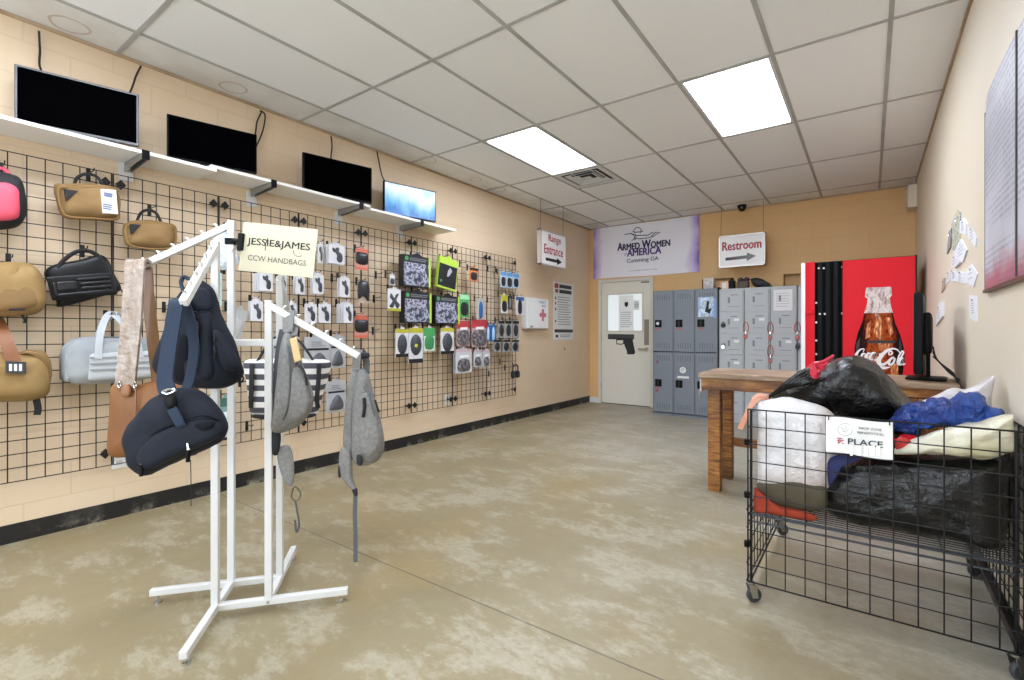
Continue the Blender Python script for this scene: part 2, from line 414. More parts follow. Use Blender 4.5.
mb.box((XL, YF, HC-.02), (XL+.012, YB, HC)); mb.box((XR-.012, YF, HC-.02), (XR, YB, HC)); mb.box((XL, YB-.012, HC-.02), (XR, YB, HC))
struct(mb.build('trim_2', dirty))
mb = MB(); mb.box((XL-.2, YF-.2, HC+.22), (XR+.2, YB+.2, HC+.26))
struct(mb.build('ceiling_deck', tb))

# ceiling lights
diff = mat('light_diffuser', 'ffffff', .4, emit=TROFFER, ecol='e6efff')
for k, (i, j) in enumerate(lights):
    x0, y0 = GC(i)+.012, GR(j)+.012; x1, y1 = GC(i+1)-.012, GR(j+1)-.012
    lab = ['white glowing troffer ceiling light beside the air vent', 'white glowing troffer ceiling light on the right, away from the vent', 'added ceiling troffer light, unseen behind the viewpoint on the left', 'added ceiling troffer light, unseen behind the viewpoint on the right'][k]
    t = thing('ceiling_light', ((x0+x1)/2, (y0+y1)/2, HC), lab, 'light', 'ceiling troffer lights')
    fm = MB()
    for a, b in (((x0, y0), (x0+.02, y1)), ((x1-.02, y0), (x1, y1)), ((x0+.02, y0), (x1-.02, y0+.02)), ((x0+.02, y1-.02), (x1-.02, y1))): fm.box((a[0], a[1], HC-.004), (b[0], b[1], HC+.05))
    fm.build('frame', white_paint, t)
    MB().box((x0+.02, y0+.02, HC+.004), (x1-.02, y1-.02, HC+.012)).build('diffuser', diff, t)
# air vent
x0, x1, y0, y1 = GC(-2)+.013, GC(-1)-.013, GR(2)+.013, GR(2)+.6096-.013
t = thing('air_vent', ((x0+x1)/2, (y0+y1)/2, HC), 'square white ceiling air vent with dark slots', 'air vent')
MB().box((x0, y0, HC+.04), (x1, y1, HC+.045)).build('backing', ink, t)
cx, cy, hw = (x0+x1)/2, (y0+y1)/2, (x1-x0)/2
mb = MB()
def ringplate(mb, a, b, z0, z1):     # sloped square ring between half sizes a>b
    vs = []
    for h, z in ((a, z0), (b, z1)): vs += [(cx-h, cy-h, z), (cx+h, cy-h, z), (cx+h, cy+h, z), (cx-h, cy+h, z)]
    vs += [(p[0], p[1], p[2]+.003) for p in vs]
    fs = [(i, (i+1) % 4, 4+(i+1) % 4, 4+i) for i in range(4)]+[(8+i, 8+(i+1) % 4, 12+(i+1) % 4, 12+i) for i in range(4)]+[(i, (i+1) % 4, 8+(i+1) % 4, 8+i) for i in range(4)]+[(4+i, 4+(i+1) % 4, 12+(i+1) % 4, 12+i) for i in range(4)]
    mb.add(vs, fs)
ringplate(mb, hw, hw-.055, HC-.004, HC-.004)
for a in (.20, .13): ringplate(mb, a, a-.045, HC-.008, HC+.012)
MB.box(mb, (cx-.05, cy-.05, HC-.008), (cx+.05, cy+.05, HC-.004))
mb.build('louver', white_paint, t)
for s_ in (-1, 1): MB().box((cx-.004+s_*.12, cy-.24, HC+.013), (cx+.004+s_*.12, cy+.24, HC+.02)).build('rib', white_paint, t)

# baseboards
n = NT('black_vinyl_base'); sp = n.n('SeparateXYZ', {0: n.obj})
wear = n.math('MULTIPLY', n.ramp(n.noise(5, 8, rough=.75), [(.52, 0.), (.66, 1.)]), n.ramp(sp.outputs[2], [(.0, 1.), (.05, .15)]))
n.set(Base_Color=n.mix(wear, '1b1a1a', '9d9684'), Roughness=.5)
struct(MB().box((XL, YF, 0), (XL+.008, YB-.0, .105)).build('baseboard_left', n.m))
struct(MB().box((-3.93, YB-.012, 0), (-3.74, YB, .09)).build('baseboard_back', white_paint))
struct(MB().box((XR-.008, YF, 0), (XR, YB, .105)).build('baseboard_right', n.m))

# ---------------------------------------------------------------- door
cream = mat('cream_door_paint', 'dfdacd', .45); framep = mat('door_frame_paint', 'd6d0c2', .45)
d1 = thing('door_1', (-3.27, YB-.01, 0), None, None); d1['kind'] = 'structure'
x0, x1 = -3.70, -2.84
mb = MB()
mb.box((x0-.05, YB-.025, 0), (x0, YB+.12, 2.08)); mb.box((x1, YB-.025, 0), (x1+.05, YB+.12, 2.08)); mb.box((x0, YB-.025, 2.03), (x1, YB+.12, 2.08))
struct(mb.build('door_frame', framep, d1))
g0, g1, gz0, gz1 = -3.585, -2.975, 1.215, 1.825
yd0, yd1 = YB-.005, YB+.04
mb = MB(); X0, X1 = x0+.004, x1-.004
mb.box((X0, yd0, .012), (g0, yd1, 2.025)); mb.box((g1, yd0, .012), (X1, yd1, 2.025)); mb.box((g0, yd0, .012), (g1, yd1, gz0)); mb.box((g0, yd0, gz1), (g1, yd1, 2.025))
struct(mb.build('door_leaf', cream, d1))
mb = MB()
for a, b in (((g0-.02, gz0-.02), (g0+.008, gz1+.02)), ((g1-.008, gz0-.02), (g1+.02, gz1+.02)), ((g0, gz0-.02), (g1, gz0+.008)), ((g0, gz1-.008), (g1, gz1+.02))): mb.box((a[0], yd0-.006, a[1]), (b[0], yd0, b[1]))
struct(mb.build('window_bead', framep, d1))
struct(MB().box((g0, yd0+.012, gz0), (g1, yd0+.018, gz1)).build('window_pane', mat('lit_door_glass', 'e9eff0', .15, emit=.30, ecol='e6f2f6'), d1))
for z in (.3, 1.12, 1.86): struct(MB().lathe([(.008, -.05), (.008, .05)], Fr((x0-.002, yd0-.008, z), (1, 0, 0), (0, 1, 0), (0, 0, 1)), 8).build('hinge', steel, d1))
struct(MB().box((-2.945, yd0-.004, .99), (-2.865, yd0, 1.40)).build('strike_guard', mat('dull_steel', '8d887c', .4, .7), d1))
hd = MB(); hd.lathe([(.028, 0), (.028, .012), (.012, .016), (.012, .05)], Fr((-2.90, yd0, .925), (1, 0, 0), (0, 0, 1), (0, -1, 0)), 14)
hd.bar((-2.905, yd0-.045, .925), (-3.03, yd0-.045, .925), .022, .026)
struct(hd.build('door_handle', mat('satin_brass', 'a59a80', .35, .8), d1))
struct(MB().box((-3.0, yd0-.003, 1.985), (-2.86, yd0, 2.012)).build('door_plate', mat('dull_steel', '8d887c'), d1))
struct(MB().box((x0, YB-.005, 0), (x1, YB+.1, .011)).build('threshold', mat('dark_gap', '2c2925', .8), d1))
struct(MB().box((x0-.1, YB+.13, 0), (x1+.1, YB+.16, 2.1)).build('wall_beyond_door', paper))
# notices in the door window
def lines(mb, fr, x0, x1, y0, y1, k, th, seed=0, ragged=.4, z=.0012):
    rnd = random.Random(seed)
    for i in range(k):
        y = y1-(y1-y0)*(i+.5)/k; xe = x1-(x1-x0)*ragged*rnd.random()
        mb.box((x0, y-th/2, z-.0004), (xe, y+th/2, z), fr)
    return mb
fr = BW(0, 0, yd0+.010)
t = thing('notice_sheet', (-3.25, yd0+.01, 1.25), 'white printed notice with a dark logo taped inside the door window', 'notice')
MB().box((-3.39, 1.225, 0), (-3.13, 1.80, .001), fr).build('sheet', mat('bright_notice_paper', 'f6f6f5', .7), t)
mb = MB(); lines(mb, fr, -3.36, -3.16, 1.27, 1.54, 8, .013, 3, .2); mb.build('print', mat('faint_print', 'b9bdc2', .7), t)
mb = MB(); mb.prism([(-3.285, 1.69), (-3.225, 1.69), (-3.225, 1.635), (-3.255, 1.605), (-3.285, 1.635)], .001, .0016, fr); mb.build('logo', ink, t)
t = thing('notice_sticker', (-3.09, yd0+.01, 1.57), 'small printed symbol sticker at right in the door window', 'sticker')
MB().box((-3.125, 1.555, 0), (-3.03, 1.715, .001), fr).build('sheet', paper, t)
mb = MB(); mb.stroke([(-3.08+.03*cos(a*.6), 1.64+.04*sin(a*.6)) for a in range(12)], .008, fr, .001, .0016); mb.box((-3.105, 1.635, .001), (-3.055, 1.645, .0016), fr); mb.box((-3.105, 1.6, .001), (-3.055, 1.608, .0016), fr); mb.build('print', grey_ink, t)
# pistol picture on the door
fr = BW(0, 0, yd0)
q = lambda u, v: (onY(u, v, yd0).x, onY(u, v, yd0).z)
z = lambda x, y: q(600+x/8.51, 285+y/8.5)
t = thing('pistol_decal', (*q(625, 355), 0), 'black pistol picture stuck on the cream door under its window', 'decal'); t.location = (q(625, 355)[0], yd0, q(625, 355)[1])
MB().prism([z(*p) for p in [(68, 416), (290, 420), (290, 460), (278, 466), (300, 575), (290, 590), (232, 590), (228, 560), (204, 500), (186, 508), (140, 504), (138, 462), (68, 460)]], 0, .002, fr).build('grip_and_frame', mat('decal_black', '17181a', .5), t)
MB().prism([z(*p) for p in [(70, 420), (288, 424), (288, 452), (70, 452)]], .002, .003, fr).build('slide', mat('decal_grey', '3b3a38', .5), t)
MB().prism([z(*p) for p in [(148, 470), (196, 470), (198, 488), (188, 500), (146, 496)]], .002, .003, fr).build('trigger_gap', cream, t)

# ---------------------------------------------------------------- banner on the back wall
yb = YB-.012
fr = BW(0, 0, yb)
n = NT('banner_print'); sp = n.n('SeparateXYZ', {0: n.obj})
ax = n.math('ABSOLUTE', n.math('ADD', sp.outputs[0], 0)); wv = n.math('ADD', ax, n.math('MULTIPLY', n.math('SUBTRACT', n.noise(2.5, 3), .5), .25))
col = n.ramp(wv, [(.0, 'f0eef3'), (.72, 'ebe7f1'), (.83, 'bfa9da'), (.90, '7c60aa')])
n.set(Base_Color=col, Roughness=.45)
t = thing('wall_banner', (-2.964, yb, 2.10), 'wide white banner with purple edges above the cream door', 'banner')
def fb(u, v):
    x = -3.845+u*1.765; z_ = 2.10+v*.853; return (x, yb-.004-.006*sin(u*9)*(1-v), z_+.004*sin(u*7))
MB().sheet(fb, 20, 4, .002).build('sheet', n.m, t, smooth=60)
z = lambda x, y: (onY(600+x/9.71, 210+y/9.71, yb).x, onY(600+x/9.71, 210+y/9.71, yb).z)
pur = mat('banner_purple_ink', '2d2550', .5); pur2 = mat('banner_violet_ink', '5a3d80', .5); lil = mat('banner_lilac_ink', '8d86a6', .5)
def tx(s, xa, ya, xb, yb_, m, bold=0, zz=.014): 
    a = z(xa, yb_); b = z(xb, ya); text(s, fr, a[0], a[1], b[0], b[1], m, t, zz, bold=bold)
# a row of lettering is horizontal on the wall; corners read from the left end and right end of each row
def rowtext(s, L, R, h, m, bold=0):
    a = z(*L); b = z(*R); y = (a[1]+b[1])/2; text(s, fr, a[0], y, b[0], y+h, m, t, .014, bold=bold)
rowtext('A', (175, 400), (222, 390), .125, pur, .06); rowtext('RMED', (226, 392), (388, 378), .098, pur, .06)
rowtext('W', (412, 372), (494, 366), .125, pur, .06); rowtext('OMEN', (498, 366), (682, 350), .098, pur, .06)
rowtext('of', (238, 444), (262, 442), .05, pur2); rowtext('AMERICA', (268, 450), (596, 424), .112, pur2, .055)
rowtext('Cumming GA', (264, 524), (572, 500), .08, pur, .014)
rowtext('armedwomen.org', (285, 602), (556, 584), .03, lil)
mb = MB()
def zz(pts): return [z(*p) for p in pts]
for st in ([(345, 225), (330, 205), (345, 180), (372, 168), (398, 182), (405, 208), (392, 228)], [(318, 212), (350, 218), (400, 212), (422, 206)], [(240, 240), (290, 232), (320, 235), (360, 250), (470, 245), (500, 225), (520, 216)],
           [(335, 285), (360, 275), (380, 282), (470, 272), (500, 262), (520, 262), (535, 245), (590, 218), (545, 218), (520, 235), (500, 262)], [(345, 235), (352, 262), (330, 285), (310, 300)], [(300, 225), (330, 245), (350, 290)]):
    mb.stroke(zz(catmull([(a, b, 0) for a, b in st], 4)) if False else zz(st), .012, fr, .014, .0146)
mb.build('line_drawing', pur, t)

# ---------------------------------------------------------------- dome camera on the ceiling
p = onZ(744, 207, HC)
t = thing('dome_camera', (p.x, 7.30, HC), 'small black dome security camera on ceiling above the restroom sign', 'security camera')
f = Fr((p.x, 7.30, HC-.006), (1, 0, 0), (0, -1, 0), (0, 0, -1))
MB().lathe([(.06, 0), (.062, .02), (.055, .03)], f, 18).build('base', blackp, t, 40)
MB().lathe([(.05, .03), (.047, .055), (.034, .075), (.012, .085)], f, 18).build('dome', mat('smoked_dome', '0a0a0c', .1), t, 60)

# ---------------------------------------------------------------- hanging signs
cord = mat('thin_wire', '56504a', .5)
whiteface = mat('sign_white_face', 'f1f0ee', .4); alu = mat('sign_alu_frame', 'cfccca', .35, .6)
fr = BW(0, 0, 7.13-.02)
xa, xb, za, zb = -1.712, -1.128, 2.09, 2.525
t = thing('restroom_sign', ((xa+xb)/2, 7.13, za), 'hanging white sign reading Restroom with an arrow', 'sign')
MB().box((xa+.012, 7.11, za+.012), (xb-.012, 7.15, zb-.012)).build('panel', whiteface, t)
mb = MB()
for a, b in (((xa, za), (xa+.016, zb)), ((xb-.016, za), (xb, zb)), ((xa, za), (xb, za+.016)), ((xa, zb-.016), (xb, zb))): mb.box((a[0], 7.10, a[1]), (b[0], 7.16, b[1]))
mb.build('frame', alu, t)
for x in (xa+.02, xb-.02): MB().tube([(x, 7.13, zb), (x+(.008 if x < -1.4 else -.004), 7.13, HC)], .0028, 5).build('hanging_wire', cord, t)
redt = mat('sign_red', 'b8303c', .5); redo = mat('sign_red_outline', '8f6a70', .5)
text('Restroom', fr, xa+.045, zb-.205, xb-.045, zb-.085, redo, t, .0005, bold=.04); text('Restroom', fr, xa+.05, zb-.20, xb-.05, zb-.09, redt, t, .0026, bold=.022)
grad = NT('sign_arrow_print'); sp = grad.n('SeparateXYZ', {0: grad.obj}); grad.set(Base_Color=grad.ramp(grad.math('ADD', sp.outputs[0], .25), [(0., '111111'), (.5, '8d8d8d')]), Roughness=.5)
ym = za+.115
MB().prism([(xa+.085, ym-.022), (xa+.36, ym-.016), (xa+.36, ym-.05), (xb-.11, ym+.012), (xa+.36, ym+.065), (xa+.36, ym+.03), (xa+.085, ym+.018)], .0006, .0014, fr).build('arrow', grad.m, t)
# range entrance sign, square to the left wall
fr = LW(0, 0, GC(-3)+.02)
ya, yb2, za, zb = 5.35, 6.0, 2.09, 2.56
t = thing('range_entrance_sign', (GC(-3), (ya+yb2)/2, za), 'hanging white sign reading Range Entrance with an arrow', 'sign')
MB().box((GC(-3)-.02, ya+.012, za+.012), (GC(-3)+.02, yb2-.012, zb-.012)).build('panel', whiteface, t)
mb = MB()
for a, b in (((ya, za), (ya+.018, zb)), ((yb2-.018, za), (yb2, zb)), ((ya, za), (yb2, za+.018)), ((ya, zb-.018), (yb2, zb))): mb.box((GC(-3)-.03, a[0], a[1]), (GC(-3)+.03, b[0], b[1]))
mb.build('frame', alu, t)
for y in (ya+.03, yb2-.03): MB().tube([(GC(-3), y, zb), (GC(-3), y, HC)], .0028, 5).build('hanging_wire', cord, t)
for s_, a, b, c, d in (('Range', ya+.20, zb-.165, yb2-.13, zb-.04), ('Entrance', ya+.09, zb-.31, yb2-.07, zb-.185)):
    text(s_, fr, a, b, c, d, redo, t, .0005, bold=.022); text(s_, fr, a+.005, b+.004, c-.005, d-.004, redt, t, .0026, bold=.01)
ym = za+.085
MB().prism([(ya+.13, ym-.02), (ya+.42, ym-.02), (ya+.42, ym-.048), (yb2-.10, ym), (ya+.42, ym+.048), (ya+.42, ym+.02), (ya+.13, ym+.02)], .0006, .0014, fr).build('arrow', ink, t)

# ---------------------------------------------------------------- first aid box and rules poster on the left wall
p = onX(538, 329, XL+.1)
t = thing('first_aid_box', (XL, p.y, 1.24), 'white metal first aid box with a red cross on the wall', 'first aid box')
ya, yb2, za, zb = 5.462, 6.02, 1.24, 1.675
MB().box((XL, ya, za), (XL+.085, yb2, zb)).build('case', white_paint, t, bevel=.008)
MB().box((XL+.085, ya+.008, za+.008), (XL+.10, yb2-.008, zb-.008)).build('lid', white_pl, t, bevel=.006)
fr = LW(0, 0, XL+.10)
mb = MB(); yc, zc = 5.86, 1.44; cr = mat('cross_red', 'c86f7a', .5)
mb.box((yc-.028, zc-.085, 0), (yc+.028, zc+.085, .001), fr); mb.box((yc-.085, zc-.028, 0), (yc+.085, zc+.028, .0009), fr); mb.build('red_cross', cr, t)
bl = mat('label_blue', '5f78a8', .5); text('FIRST', fr, yc-.09, 1.60, yc+.08, 1.64, bl, t, .0005, bold=.01); text('AID', fr, yc-.04, 1.55, yc+.07, 1.588, bl, t, .0005, bold=.01)
MB().box((yc-.32, 1.262, 0), (yc-.26, 1.285, .006), fr).build('latch', steel, t)
# poster
fr = LW(0, 0, XL+.003)
ya, yb2, za, zb = 6.295, 6.905, 1.075, 1.975
t = thing('rules_poster', (XL, (ya+yb2)/2, za), 'tall white poster of printed rules on the wall left of the door', 'poster')
MB().box((ya, za, 0), (yb2, zb, .006), fr).build('sheet', paper, t)
mb = MB()
for i, zz_ in enumerate((zb-.065, zb-.145)): mb.box((ya+.17, zz_-.028, .006), (yb2-.06, zz_+.028, .0068), fr)
mb.box((ya+.03, za+.115, .006), (yb2-.02, za+.165, .0068), fr); mb.ball((ya+.1, za+.06, .006), (.045, .025, .0006), fr); mb.build('dark_print', mat('poster_dark', '34363a', .6), t)
mb = MB(); mb.box((ya+.03, zb-.10, .006), (ya+.14, zb-.03, .0068), fr); mb.box((ya+.05, zb-.17, .006), (ya+.13, zb-.115, .0068), fr)
for zz_ in (1.70, 1.62, 1.53, 1.345): mb.ball((ya+.06, zz_+.02, .006), (.022, .022, .001), fr, 8)
mb.build('red_marks', mat('poster_red', 'a33a42', .6), t)
mb = MB(); lines(mb, fr, ya+.12, yb2-.08, 1.30, 1.76, 12, .014, 7, .35, .0068); lines(mb, fr, ya+.2, yb2-.06, za+.04, za+.09, 2, .012, 8, .2, .0068); mb.build('body_print', mat('poster_text', '9aa0a2', .7), t)
p = onX(564.5, 349, XL)
t = thing('light_switch', (XL, p.y, p.z), 'tiny dark fixture on the wall below the rules poster', 'fixture')
MB().lathe([(.014, 0), (.012, .012), (.005, .016)], LW(p.y, p.z, XL), 10).build('cap', steel, t)
MB().lathe([(.022, 0), (.020, .003)], LW(p.y, p.z, XL), 10).build('plate', mat('dull_steel', ''), t)

#==PART2==
# ================================================================= LOCKERS
gl = mat('blue_grey_locker_paint', '787e86', .45); gld = mat('locker_slot_dark', '4c535c', .6)
lg = mat('light_grey_locker_paint', 'b2b6b7', .45); lgd = mat('light_slot_dark', '7d8388', .6)
YL = 6.87
LX0 = -2.575; cw = .300; LH = 1.79
t = thing('tall_locker', (LX0+cw*1.5, YL+.2, 0), 'blue-grey two-tier metal locker bank beside the cream door', 'locker')
mb = MB(); y0, y1 = YL+.018, YL+.40
mb.box((LX0, y0, .0), (LX0+.012, y1, LH)); mb.box((LX0+3*cw-.012, y0, 0), (LX0+3*cw, y1, LH)); mb.box((LX0, y1-.01, 0), (LX0+3*cw, y1, LH)); mb.box((LX0, y0, LH-.012), (LX0+3*cw, y1, LH)); mb.box((LX0, y0, .03), (LX0+3*cw, y1, .04)); mb.box((LX0, y0, .0), (LX0+3*cw, y0+.01, .04))
mb.box((LX0, y0, LH/2-.012), (LX0+3*cw, y1, LH/2+.012))
for i in (1, 2): mb.box((LX0+i*cw-.01, y0, 0), (LX0+i*cw+.01, y1, LH))
for x in (LX0, LX0+cw, LX0+2*cw, LX0+3*cw-.014): mb.box((x, YL+.002, 0), (x+.014, y0, LH))
mb.box((LX0, YL+.002, LH-.02), (LX0+3*cw, y0, LH))
mb.build('body', gl, t)
fr = BW(0, 0, YL)
for i in range(3):
    for j in range(2):
        x0 = LX0+i*cw+.016; x1 = LX0+(i+1)*cw-.006; z0 = .045+j*.875; z1 = z0+.86
        d = MB().box((x0, YL, z0), (x1, YL+.018, z1)).build('door', gl, t, bevel=.003)
        mb = MB()
        for zc in (z1-.085, z0+.085):
            for k in range(6): mb.box((x0+.05+k*.034, zc-.038, 0), (x0+.056+k*.034, zc+.038, .0015), fr)
        mb.build('vent_slot', gld, d)
        zh = z0+.40 if j else z0+.42
        hb = MB().box((x0+.02, zh-.055, 0), (x0+.115, zh+.05, .012), fr).build('latch', blackp, d, bevel=.004)
        MB().box((x0+.055, zh-.045, .012), (x0+.08, zh+.035, .024), fr).build('latch_lever', black, hb)
        if not (i == 1 and j == 0): MB().box((x0+.03, zh-.085, 0), (x0+.105, zh-.067, .001), fr).build('red_label', mat('locker_red_label', 'b0545c', .6), d)
        if i == 0 and j == 1: MB().lathe([(.024, 0), (.02, .02)], fr.at(x0+.067, zh-.0, .024), 12).build('white_disc', paper, hb)
        if i == 0 and j == 0:
            mb = MB()
            for zc in (zh+.29, zh-.125): mb.box((x0+.04, zc-.012, 0), (x0+.062, zc+.03, .001), fr)
            mb.build('red_number', red_ink, d)
t2 = thing('locker_picture', (LX0+2*cw+.18, YL, 1.45), 'small colour picture taped on the right upper blue-grey locker door', 'picture')
f2 = BW(LX0+2*cw+.045, 1.405, YL-.001)
n = NT('picture_print'); col = n.ramp(n.noise(14, 3), [(.3, 'f2f3f5'), (.45, 'c3d6ea'), (.55, '7fa0c8'), (.62, 'efe6c8'), (.7, '4a5a80')], 'LINEAR'); n.set(Base_Color=col, Roughness=.4)
MB().box((0, 0, 0), (.205, .27, .0012), f2).build('sheet', n.m, t2)
MB().prism([(.09, .07), (.16, .04), (.18, .12), (.14, .10), (.15, .2), (.12, .22), (.11, .15)], .0012, .002, f2).build('dark_figure', ink, t2)
MB().box((.205, -.02, 0), (.24, .25, .0008), f2).build('blue_strip', mat('picture_blue', '7a9cd0', .5), t2)
t2 = thing('locker_sticker', (LX0+cw+.17, YL, .66), 'round white sticker with a caption on the lower middle locker door', 'sticker')
f2 = BW(LX0+cw+.135, .66, YL-.0005)
mb = MB(); mb.lathe([(.045, 0), (.045, .001)], f2, 20); mb.build('disc', paper, t2)
mb = MB(); mb.box((-.075, -.115, 0), (.085, -.085, .001), f2); mb.build('caption_strip', paper, t2)
MB().stroke([(.02*cos(a*.8), .02*sin(a*.8)) for a in range(7)], .008, f2, .001, .0016).build('print', grey_ink, t2)
t2 = thing('dark_gap_strip', (-1.662, YL+.2, 0), 'black strip in the gap between the two locker banks', 'filler strip')
MB().box((-1.672, YL+.01, 0), (-1.652, YL+.38, 1.80)).build('strip', ink, t2)  # black box closing the gap between the banks

# box lockers
BX0 = -1.65; bw = .305; BHt = 1.772; rows = 6; bh = (BHt-.06)/rows
t = thing('box_locker', (BX0+bw*1.75, YL+.2, 0), 'light grey bank of small box lockers with red key coils', 'locker')
cols = 3
wd = cols*bw
def lbody(x0, wd, cols):
    mb = MB()
    mb.box((x0, YL+.018, 0), (x0+.012, YL+.40, BHt)); mb.box((x0+wd-.012, YL+.018, 0), (x0+wd, YL+.40, BHt)); mb.box((x0, YL+.39, 0), (x0+wd, YL+.40, BHt)); mb.box((x0, YL+.004, BHt-.02), (x0+wd, YL+.40, BHt)); mb.box((x0, YL+.004, 0), (x0+wd, YL+.018, .035))
    for i in range(cols+1): mb.box((x0+i*bw-(.006 if 0 < i < cols else (0 if i == 0 else .012)), YL+.004, 0), (x0+i*bw+(.006 if 0 < i < cols else (.012 if i == 0 else 0)), YL+.39, BHt))
    for j in range(rows+1): mb.box((x0, YL+.006, .035+j*bh-.006), (x0+wd, YL+.39, .035+j*bh+.006))
    return mb
def ldoor(t, x0, j, extra=None):
    a, b = x0+.014, x0+bw-.010; z0 = .035+j*bh+.008; z1 = z0+bh-.014
    d = MB().box((a, YL, z0), (b, YL+.018, z1)).build('door', lg, t, bevel=.003)
    MB().box((a+.095, z1-.16, 0), (a+.118, z1-.085, .010), fr).build('handle', lgd, d)
    mb = MB(); mb.box((a+.13, z1-.060, 0), (a+.215, z1-.048, .0012), fr); mb.box((a+.10, z0+.06, 0), (a+.235, z0+.066, .0012), fr); mb.build('vent_slot', lgd, d)
    if extra: MB().box((a+.17, z1-.115, 0), (a+.235, z1-.08, .0012), fr).build('number_tag', paper, d)
lbody(BX0, wd, cols).build('body', lg, t)
for i in range(cols):
    for j in range(rows): ldoor(t, BX0+i*bw, j, (i, j) in ((0, 4), (1, 4), (0, 3), (2, 3), (0, 2)))
t = thing('box_locker', (BX0+wd+.17, YL+.2, 0), 'light grey single-column box locker partly hidden by the red soda machine', 'locker')
lbody(BX0+wd+.012, bw, 1).build('body', lg, t)
for j in range(rows): ldoor(t, BX0+wd+.012, j)
coil = mat('red_key_coil', 'b5523f', .4, coat=.3)
def lcoil(u, v0, v1, lab):
    a, b = onY(u, v0, YL), onY(u, v1, YL); k = thing('key_coil', (a.x, YL, a.z), lab, 'key coil', 'red key coils on the box lockers')
    h = a.z-b.z; f2 = BW(a.x, b.z, YL-.02)
    pts = [f2.p(.042*sin(s*2*pi)*(1-.35*abs(cos(s*pi))), h*.30+h*.70*(.5+.5*cos(s*2*pi)), .0) for s in [i/24 for i in range(24)]]
    MB().tube(pts, .0055, 6, closed=True).build('coil', coil, k, 60)
    MB().ball((0, h*.2, 0), (.016, .035, .008), f2).build('key', chrome, k, 60)
    MB().box((-.022, -.02, -.006), (.022, h*.15, .006), f2).build('tag', coil, k, bevel=.004)
lcoil(746, 322, 337, 'red key coil loop on the second row between the left and middle box lockers')
lcoil(770.5, 322, 338, 'red key coil loop on the second row beside the right box locker door')
lcoil(770.5, 345, 361, 'red key coil loop on the third row beside the right box locker door')
lcoil(797.5, 322, 338, 'red key coil loop nearest the red soda machine')
lockm = mat('padlock_dark', '26282b', .35, .6)
def lpad(u, v, m, lab):
    a = onY(u, v, YL); k = thing('padlock', (a.x, YL, a.z), lab, 'padlock', 'padlocks on the box lockers'); f2 = BW(a.x, a.z, YL-.018)
    MB().lathe([(.026, -.014), (.03, -.008), (.03, .008), (.026, .014)], f2, 14).build('body', m, k, 50)
    MB().tube([f2.p(.02*cos(s), .02+.03*sin(s), -.004) for s in [pi*i/8 for i in range(9)]], .005, 5).build('shackle', chrome, k, 60)
lpad(723.5, 325.5, lockm, 'black padlock on the left edge of the light grey box lockers')
lpad(723.5, 347, chrome, 'silver padlock below the black one at the left box locker edge')
lpad(798, 347, lockm, 'black padlock on the narrow column next to the soda machine')
a, b = onY(773.5, 290, YL), onY(792.5, 310.5, YL)
t = thing('locker_notice', (a.x, YL, b.z), 'white paper notice taped on the top right box locker door', 'notice'); f2 = BW(0, 0, YL-.0005)
MB().box((a.x, b.z, 0), (b.x, a.z, .0012), f2).build('sheet', paper, t); mb = MB(); lines(mb, f2, a.x+.03, b.x-.03, b.z+.04, a.z-.03, 6, .008, 4, .3, .0018); mb.build('print', mat('pale_print', 'b8bcc4', .7), t)

# things on top of the lockers
p = lambda u, v, y=YL+.16: onY(u, v, y)
cardb = mat('cardboard', 'b99468', .8); 
a, b = p(704.5, 289), p(714.5, 280)
t = thing('printed_box', (a.x, YL+.16, LH), 'white printed box on top of the blue-grey lockers', 'box')
MB().box((a.x, YL+.10, LH), (b.x, YL+.24, LH+.15)).build('carton', mat('box_white', 'ddd6cf', .6, var=(18, 'a8a0a0')), t, bevel=.004)
MB().box((a.x-.004, YL+.096, LH+.13), (b.x+.004, YL+.244, LH+.155)).build('lid', mat('box_lid', 'c9beb2', .6), t)
a, b = p(721, 289), p(729.5, 281)
t = thing('small_carton', (a.x, YL+.16, BHt), 'pale peach carton on the left end of the box lockers', 'box')
MB().box((a.x, YL+.10, BHt), (b.x, YL+.22, BHt+.115)).build('carton', mat('peach_carton', 'e6bd94', .7), t, bevel=.003)
MB().box((a.x+.03, YL+.0985, BHt+.02), (a.x+.08, YL+.10, BHt+.09)).build('label', paper, t)
a = p(734, 285)
t = thing('radio_charger', (a.x, YL+.16, BHt), 'black upright case between the peach carton and the grey pouch', 'case')
MB().box((a.x-.06, YL+.10, BHt), (a.x+.015, YL+.2, BHt+.12)).build('case', blackp, t, bevel=.008); MB().box((a.x-.04, YL+.11, BHt+.12), (a.x+.0, YL+.16, BHt+.15)).build('knob', blackp, t, bevel=.005)
a = p(743, 285)
t = thing('fabric_pouch', (a.x, YL+.16, BHt), 'olive grey pouch with dark purple bows on the box lockers', 'pouch')
MB().soft((a.x, YL+.16, BHt+.055), (.15, .12, .105), r=.03, nz=.004, seed=3).build('pouch', mat('olive_cloth', '5d5648', .8), t, 70)
mb = MB(); [mb.ball((a.x+dx, YL+.15, BHt+.125), (.04, .035, .033)) for dx in (-.03, .045)]; mb.build('bow', mat('dark_purple_cloth', '3a2334', .6), t, 70)
a = p(759.5, 285)
t = thing('baseball_cap', (a.x, YL+.16, BHt), 'black rounded cap at the right on top of the box lockers', 'cap')
mb = MB(); mb.soft((a.x+.02, YL+.16, BHt+.068), (.22, .2, .135), r=.06, nz=.004, seed=9, df=lambda q, a_: V((q.x+.03*a_[2]*-1, q.y, q.z*(1-.35*max(0, a_[0]))-.02*max(0, a_[0])))); mb.build('crown', mat('black_cloth', '15191a', .6), t, 70)
MB().soft((a.x+.09, YL+.11, BHt+.012), (.14, .12, .02), r=.009, n=6).build('brim', mat('black_cloth', ''), t, 60)

